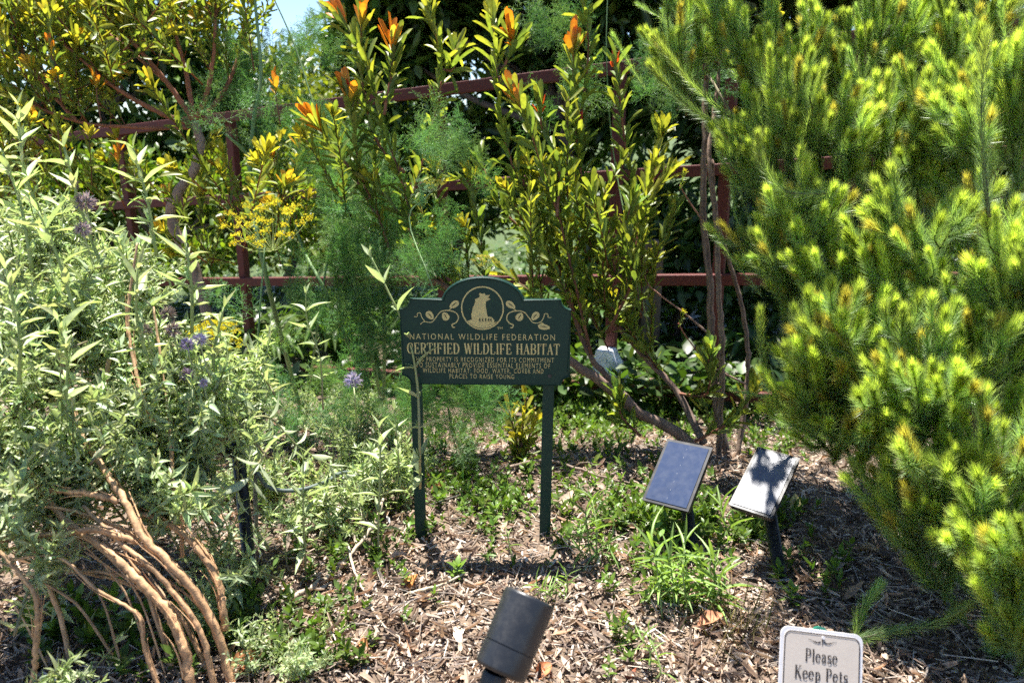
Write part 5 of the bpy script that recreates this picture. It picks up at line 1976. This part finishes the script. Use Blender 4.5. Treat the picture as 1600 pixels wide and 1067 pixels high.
# ------------------------------------------------------------------ beyond the fence
def broad_tree(name, label, base, lobes, leaf, wd, col, cols2, trunk_r=.09, dens=1., cat='tree', tmpl=LANCE):
    """lobes: world centre, radii; crown of single leaves gathered in clumps"""
    t_ = thing(name, label, cat, base)
    mt_ = MB()
    cen = np.mean([c for c, r in lobes], 0)
    trunk_path = smooth([base - np.array([0, 0, .1]), base * .5 + cen * .5 + np.array([.1, 0, 0]), cen], 14)
    mt_.tube(trunk_path, np.linspace(trunk_r, trunk_r * .4, 14), (.14, .10, .075), 9, jit=.08)
    for c, r in lobes:
        p0 = along(trunk_path, np.array([.55 + .3 * rng.random()]))[0][0]
        mt_.tube(smooth([p0, (p0 + c) / 2 + rng.normal(0, .1, 3), c], 8), np.linspace(trunk_r * .4, trunk_r * .1, 8), (.13, .095, .07), 6)
    mt_.build('trunk', M['bark'], t_)
    mb = MB()
    for c, r in lobes:
        ncl = int(26 * dens)
        for i in range(ncl):
            q = nrm(rng.normal(0, 1, 3)) * (rng.random() ** .4)
            cc = c + q * r
            k = int(46 * dens)
            off = rng.normal(0, 1, (k, 3)) * np.minimum(r, .55) * .26
            out = nrm(off + q * .3 + np.array([0, 0, .1]))
            cl = jitter(np.asarray(col) if rng.random() < .65 else np.asarray(cols2), k, .2)
            Y = nrm(out + rng.normal(0, .6, (k, 3)))
            put_leaves(mb, tmpl, cc + off, Y, nrm(np.array([0, -.1, 1.]) + rng.normal(0, .5, (k, 3))), leaf * (.7 + .5 * rng.random(k)), wd * (.8 + .4 * rng.random(k)), cl)
    mb.build('crown', M['tree'], t_)
    return t_


def lobe(px, py, d, rx, ry, rz=None):
    return P(px, py, d), np.array([rx * d / FPX, rz or rx * d / FPX, ry * d / FPX])


def gat(px, d):
    p = P(px, 500, d)
    return onground(p[0], p[1])


DK, DK2 = (.05, .10, .024), (.09, .165, .03)
broad_tree('broadleaf_tree', 'dark broad-leaved tree behind the fence rails', gat(930, 6.6), [lobe(640, -40, 6.3, 90, 80), lobe(610, 70, 6.6, 70, 60), lobe(700, 40, 6.6, 70, 60), lobe(830, 30, 6.5, 120, 70), lobe(960, 0, 6.2, 110, 90), lobe(900, 160, 6.8, 110, 60), lobe(1010, 120, 6.4, 90, 80), lobe(700, -130, 6.4, 200, 90), lobe(960, -170, 6., 220, 100)], .17, .07, DK, DK2, .10, 1.2)
broad_tree('broadleaf_tree', 'dense dark tree behind the feathery bush', gat(1300, 5.6), [lobe(1150, 60, 5.4, 130, 130), lobe(1350, 0, 5.3, 160, 150), lobe(1550, 50, 5.2, 150, 170), lobe(1250, 260, 5.6, 150, 110), lobe(1500, 300, 5.4, 170, 150), lobe(1150, 200, 5.6, 90, 90), lobe(1300, -180, 5.2, 300, 110), lobe(1060, -170, 4.9, 170, 90), lobe(1180, -120, 4.6, 140, 60), lobe(1420, -150, 4.5, 160, 70)], .15, .06, DK, DK2, .11, 1.25)  # unseen forward lobes overhead are added to shade the ground by the fence
broad_tree('broadleaf_tree', 'dark shaded tree behind the crooked-trunked tree', gat(150, 7.), [lobe(60, 80, 6.8, 130, 130), lobe(220, 60, 7., 120, 110), lobe(180, 220, 7., 150, 70), lobe(20, 230, 6.6, 110, 90), lobe(330, 150, 7.2, 80, 80), lobe(120, -120, 6.6, 260, 100)], .15, .055, DK, DK2, .10, 1.1)
broad_tree('hedge_shrub', 'sunlit yellow-green shrub below the open sky', gat(440, 9.), [lobe(420, 140, 9., 90, 60), lobe(520, 130, 9.4, 70, 50), lobe(600, 150, 9.2, 80, 50), lobe(490, 210, 8.6, 80, 60), lobe(400, 250, 8.8, 110, 50), lobe(560, 210, 9., 70, 50), lobe(540, 280, 8.6, 120, 60)], .12, .05, (.16, .22, .035), (.24, .28, .04), .06, 1.1, 'shrub')
broad_tree('hedge_shrub', 'green shrub behind the middle fence rails', gat(680, 7.), [lobe(620, 230, 7., 90, 60), lobe(740, 230, 7.2, 90, 60), lobe(680, 320, 6.8, 130, 50), lobe(850, 260, 7., 80, 60)], .12, .05, (.08, .14, .025), (.13, .2, .03), .06, 1.1, 'shrub')
broad_tree('hedge_shrub', 'sunlit olive shrub on the far slope behind the fennel', gat(480, 7.6), [lobe(400, 340, 7.6, 110, 50), lobe(520, 350, 7.4, 110, 50), lobe(620, 340, 7.8, 90, 50), lobe(300, 330, 7.6, 90, 50), lobe(470, 290, 8., 120, 40)], .11, .045, (.13, .19, .03), (.22, .26, .04), .06, 1., 'shrub')
broad_tree('hedge_shrub', 'low dark shrub under the fence beside the forked trunks', gat(1040, 5.2), [lobe(1000, 330, 5.1, 90, 60), lobe(1080, 400, 5., 80, 60), lobe(980, 450, 5., 90, 50), lobe(1180, 430, 5., 90, 70)], .10, .045, DK, (.05, .10, .02), .05, 1.0, 'shrub')
broad_tree('hedge_shrub', 'bright low shrub behind the left fence post', gat(200, 5.8), [lobe(180, 280, 5.7, 80, 40), lobe(90, 330, 5.6, 80, 50), lobe(330, 290, 5.8, 70, 40), lobe(430, 330, 5.6, 80, 50), lobe(300, 400, 5.5, 150, 40)], .09, .04, (.11, .19, .025), (.2, .28, .03), .05, .9, 'shrub')

# undergrowth on the far side of the fence
mb = MB()
n_ = 15000
y = 3.5 + 8.5 * rng.random(n_) ** 1.5
x = (rng.random(n_) * 2 - 1) * (.75 * y + .3)
keep = (y - (4.75 - (x + 1.68) * .456)) > -.25
x, y = x[keep], y[keep]
n_ = len(x)
pos = np.stack([x, y, gz(x, y) + .12 * rng.random(n_) * (1 + np.sin(2.1 * x) * np.cos(1.7 * y))], -1)
Y = nrm(rng.normal(0, 1, (n_, 3)) * np.array([1, 1, .3]) + np.array([0, 0, .35]))
put_leaves(mb, OVAL, pos, Y, nrm(np.array([0, 0, 1.]) + rng.normal(0, .35, (n_, 3))), .07 + .05 * rng.random(n_), .04 + .03 * rng.random(n_), jitter((.055, .105, .02), n_, .3))
o = mb.build('undergrowth', M['tree'])
o['kind'] = 'stuff'
o['label'] = 'dark leafy undergrowth beyond the fence'

# strap-leaved clumps on the far side of the rails
def strap(px, py, d, n, ln, col, label):
    base = P(px, py, d)
    base[2] = float(gz(base[0], base[1]))
    t_ = thing('strap_leaved_plant', label, 'plant', base)
    for i in range(n):
        az = rng.random() * 6.28
        h = ln * (.7 + .5 * rng.random())
        o_ = np.array([math.cos(az), math.sin(az) * .8, 0])
        s = smooth([base + o_ * .03, base + o_ * h * .25 + np.array([0, 0, h * .55]), base + o_ * h * .6 + np.array([0, 0, h * .7]), base + o_ * h * .95 + np.array([0, 0, h * .45])], 9)
        w = .022 * np.array([.7, .9, 1, 1, 1, .9, .75, .5, .08])
        sd = nrm(np.cross(nrm(np.gradient(s, axis=0)), [0, 0, 1]))
        up = np.array([0, 0, .006])
        v = np.vstack([s - sd * w[:, None] + up, s, s + sd * w[:, None] + up])
        f = [(r * 9 + j, r * 9 + j + 1, (r + 1) * 9 + j + 1, (r + 1) * 9 + j) for r in range(2) for j in range(8)]
        mb = MB()
        mb.add(v, f, jitter(col, 1, .2)[0])
        mb.build('leaf', M['weed'], t_)


SGR = (.07, .145, .025)
strap(780, 440, 4.7, 46, .55, SGR, 'sunlit strap-leaved clump behind the sign')
strap(690, 430, 4.9, 34, .5, SGR, 'strap-leaved clump behind the thin fence post')
strap(520, 440, 5.0, 40, .5, (.085, .155, .025), 'broad strap-leaved clump behind the fennel')
strap(880, 420, 5.0, 30, .5, (.07, .14, .025), 'shaded strap-leaved clump behind the leafy shoots')
strap(420, 480, 4.9, 40, .45, (.10, .16, .03), 'strap-leaved clump behind the large yellow umbel')
strap(1180, 560, 4.3, 26, .35, (.05, .10, .02), 'dark strap-leaved clump behind the forked trunks')

# weathered stub post beyond the rails
t_ = P(1018, 420, 4.6)
mb = MB()
b0 = onground(t_[0], t_[1])
mb.box(np.array([t_[0], t_[1], (b0[2] + zat(375, t_[1])) / 2]), (.06, 0, 0), (0, .05, 0), (0, 0, (zat(375, t_[1]) - b0[2]) / 2), (.11, .08, .055))
o = bevel(mb.build('timber_post', M['bark'], None, sm=False), .012)
tag(o, 'short weathered timber post in the shade behind the fence', 'post')
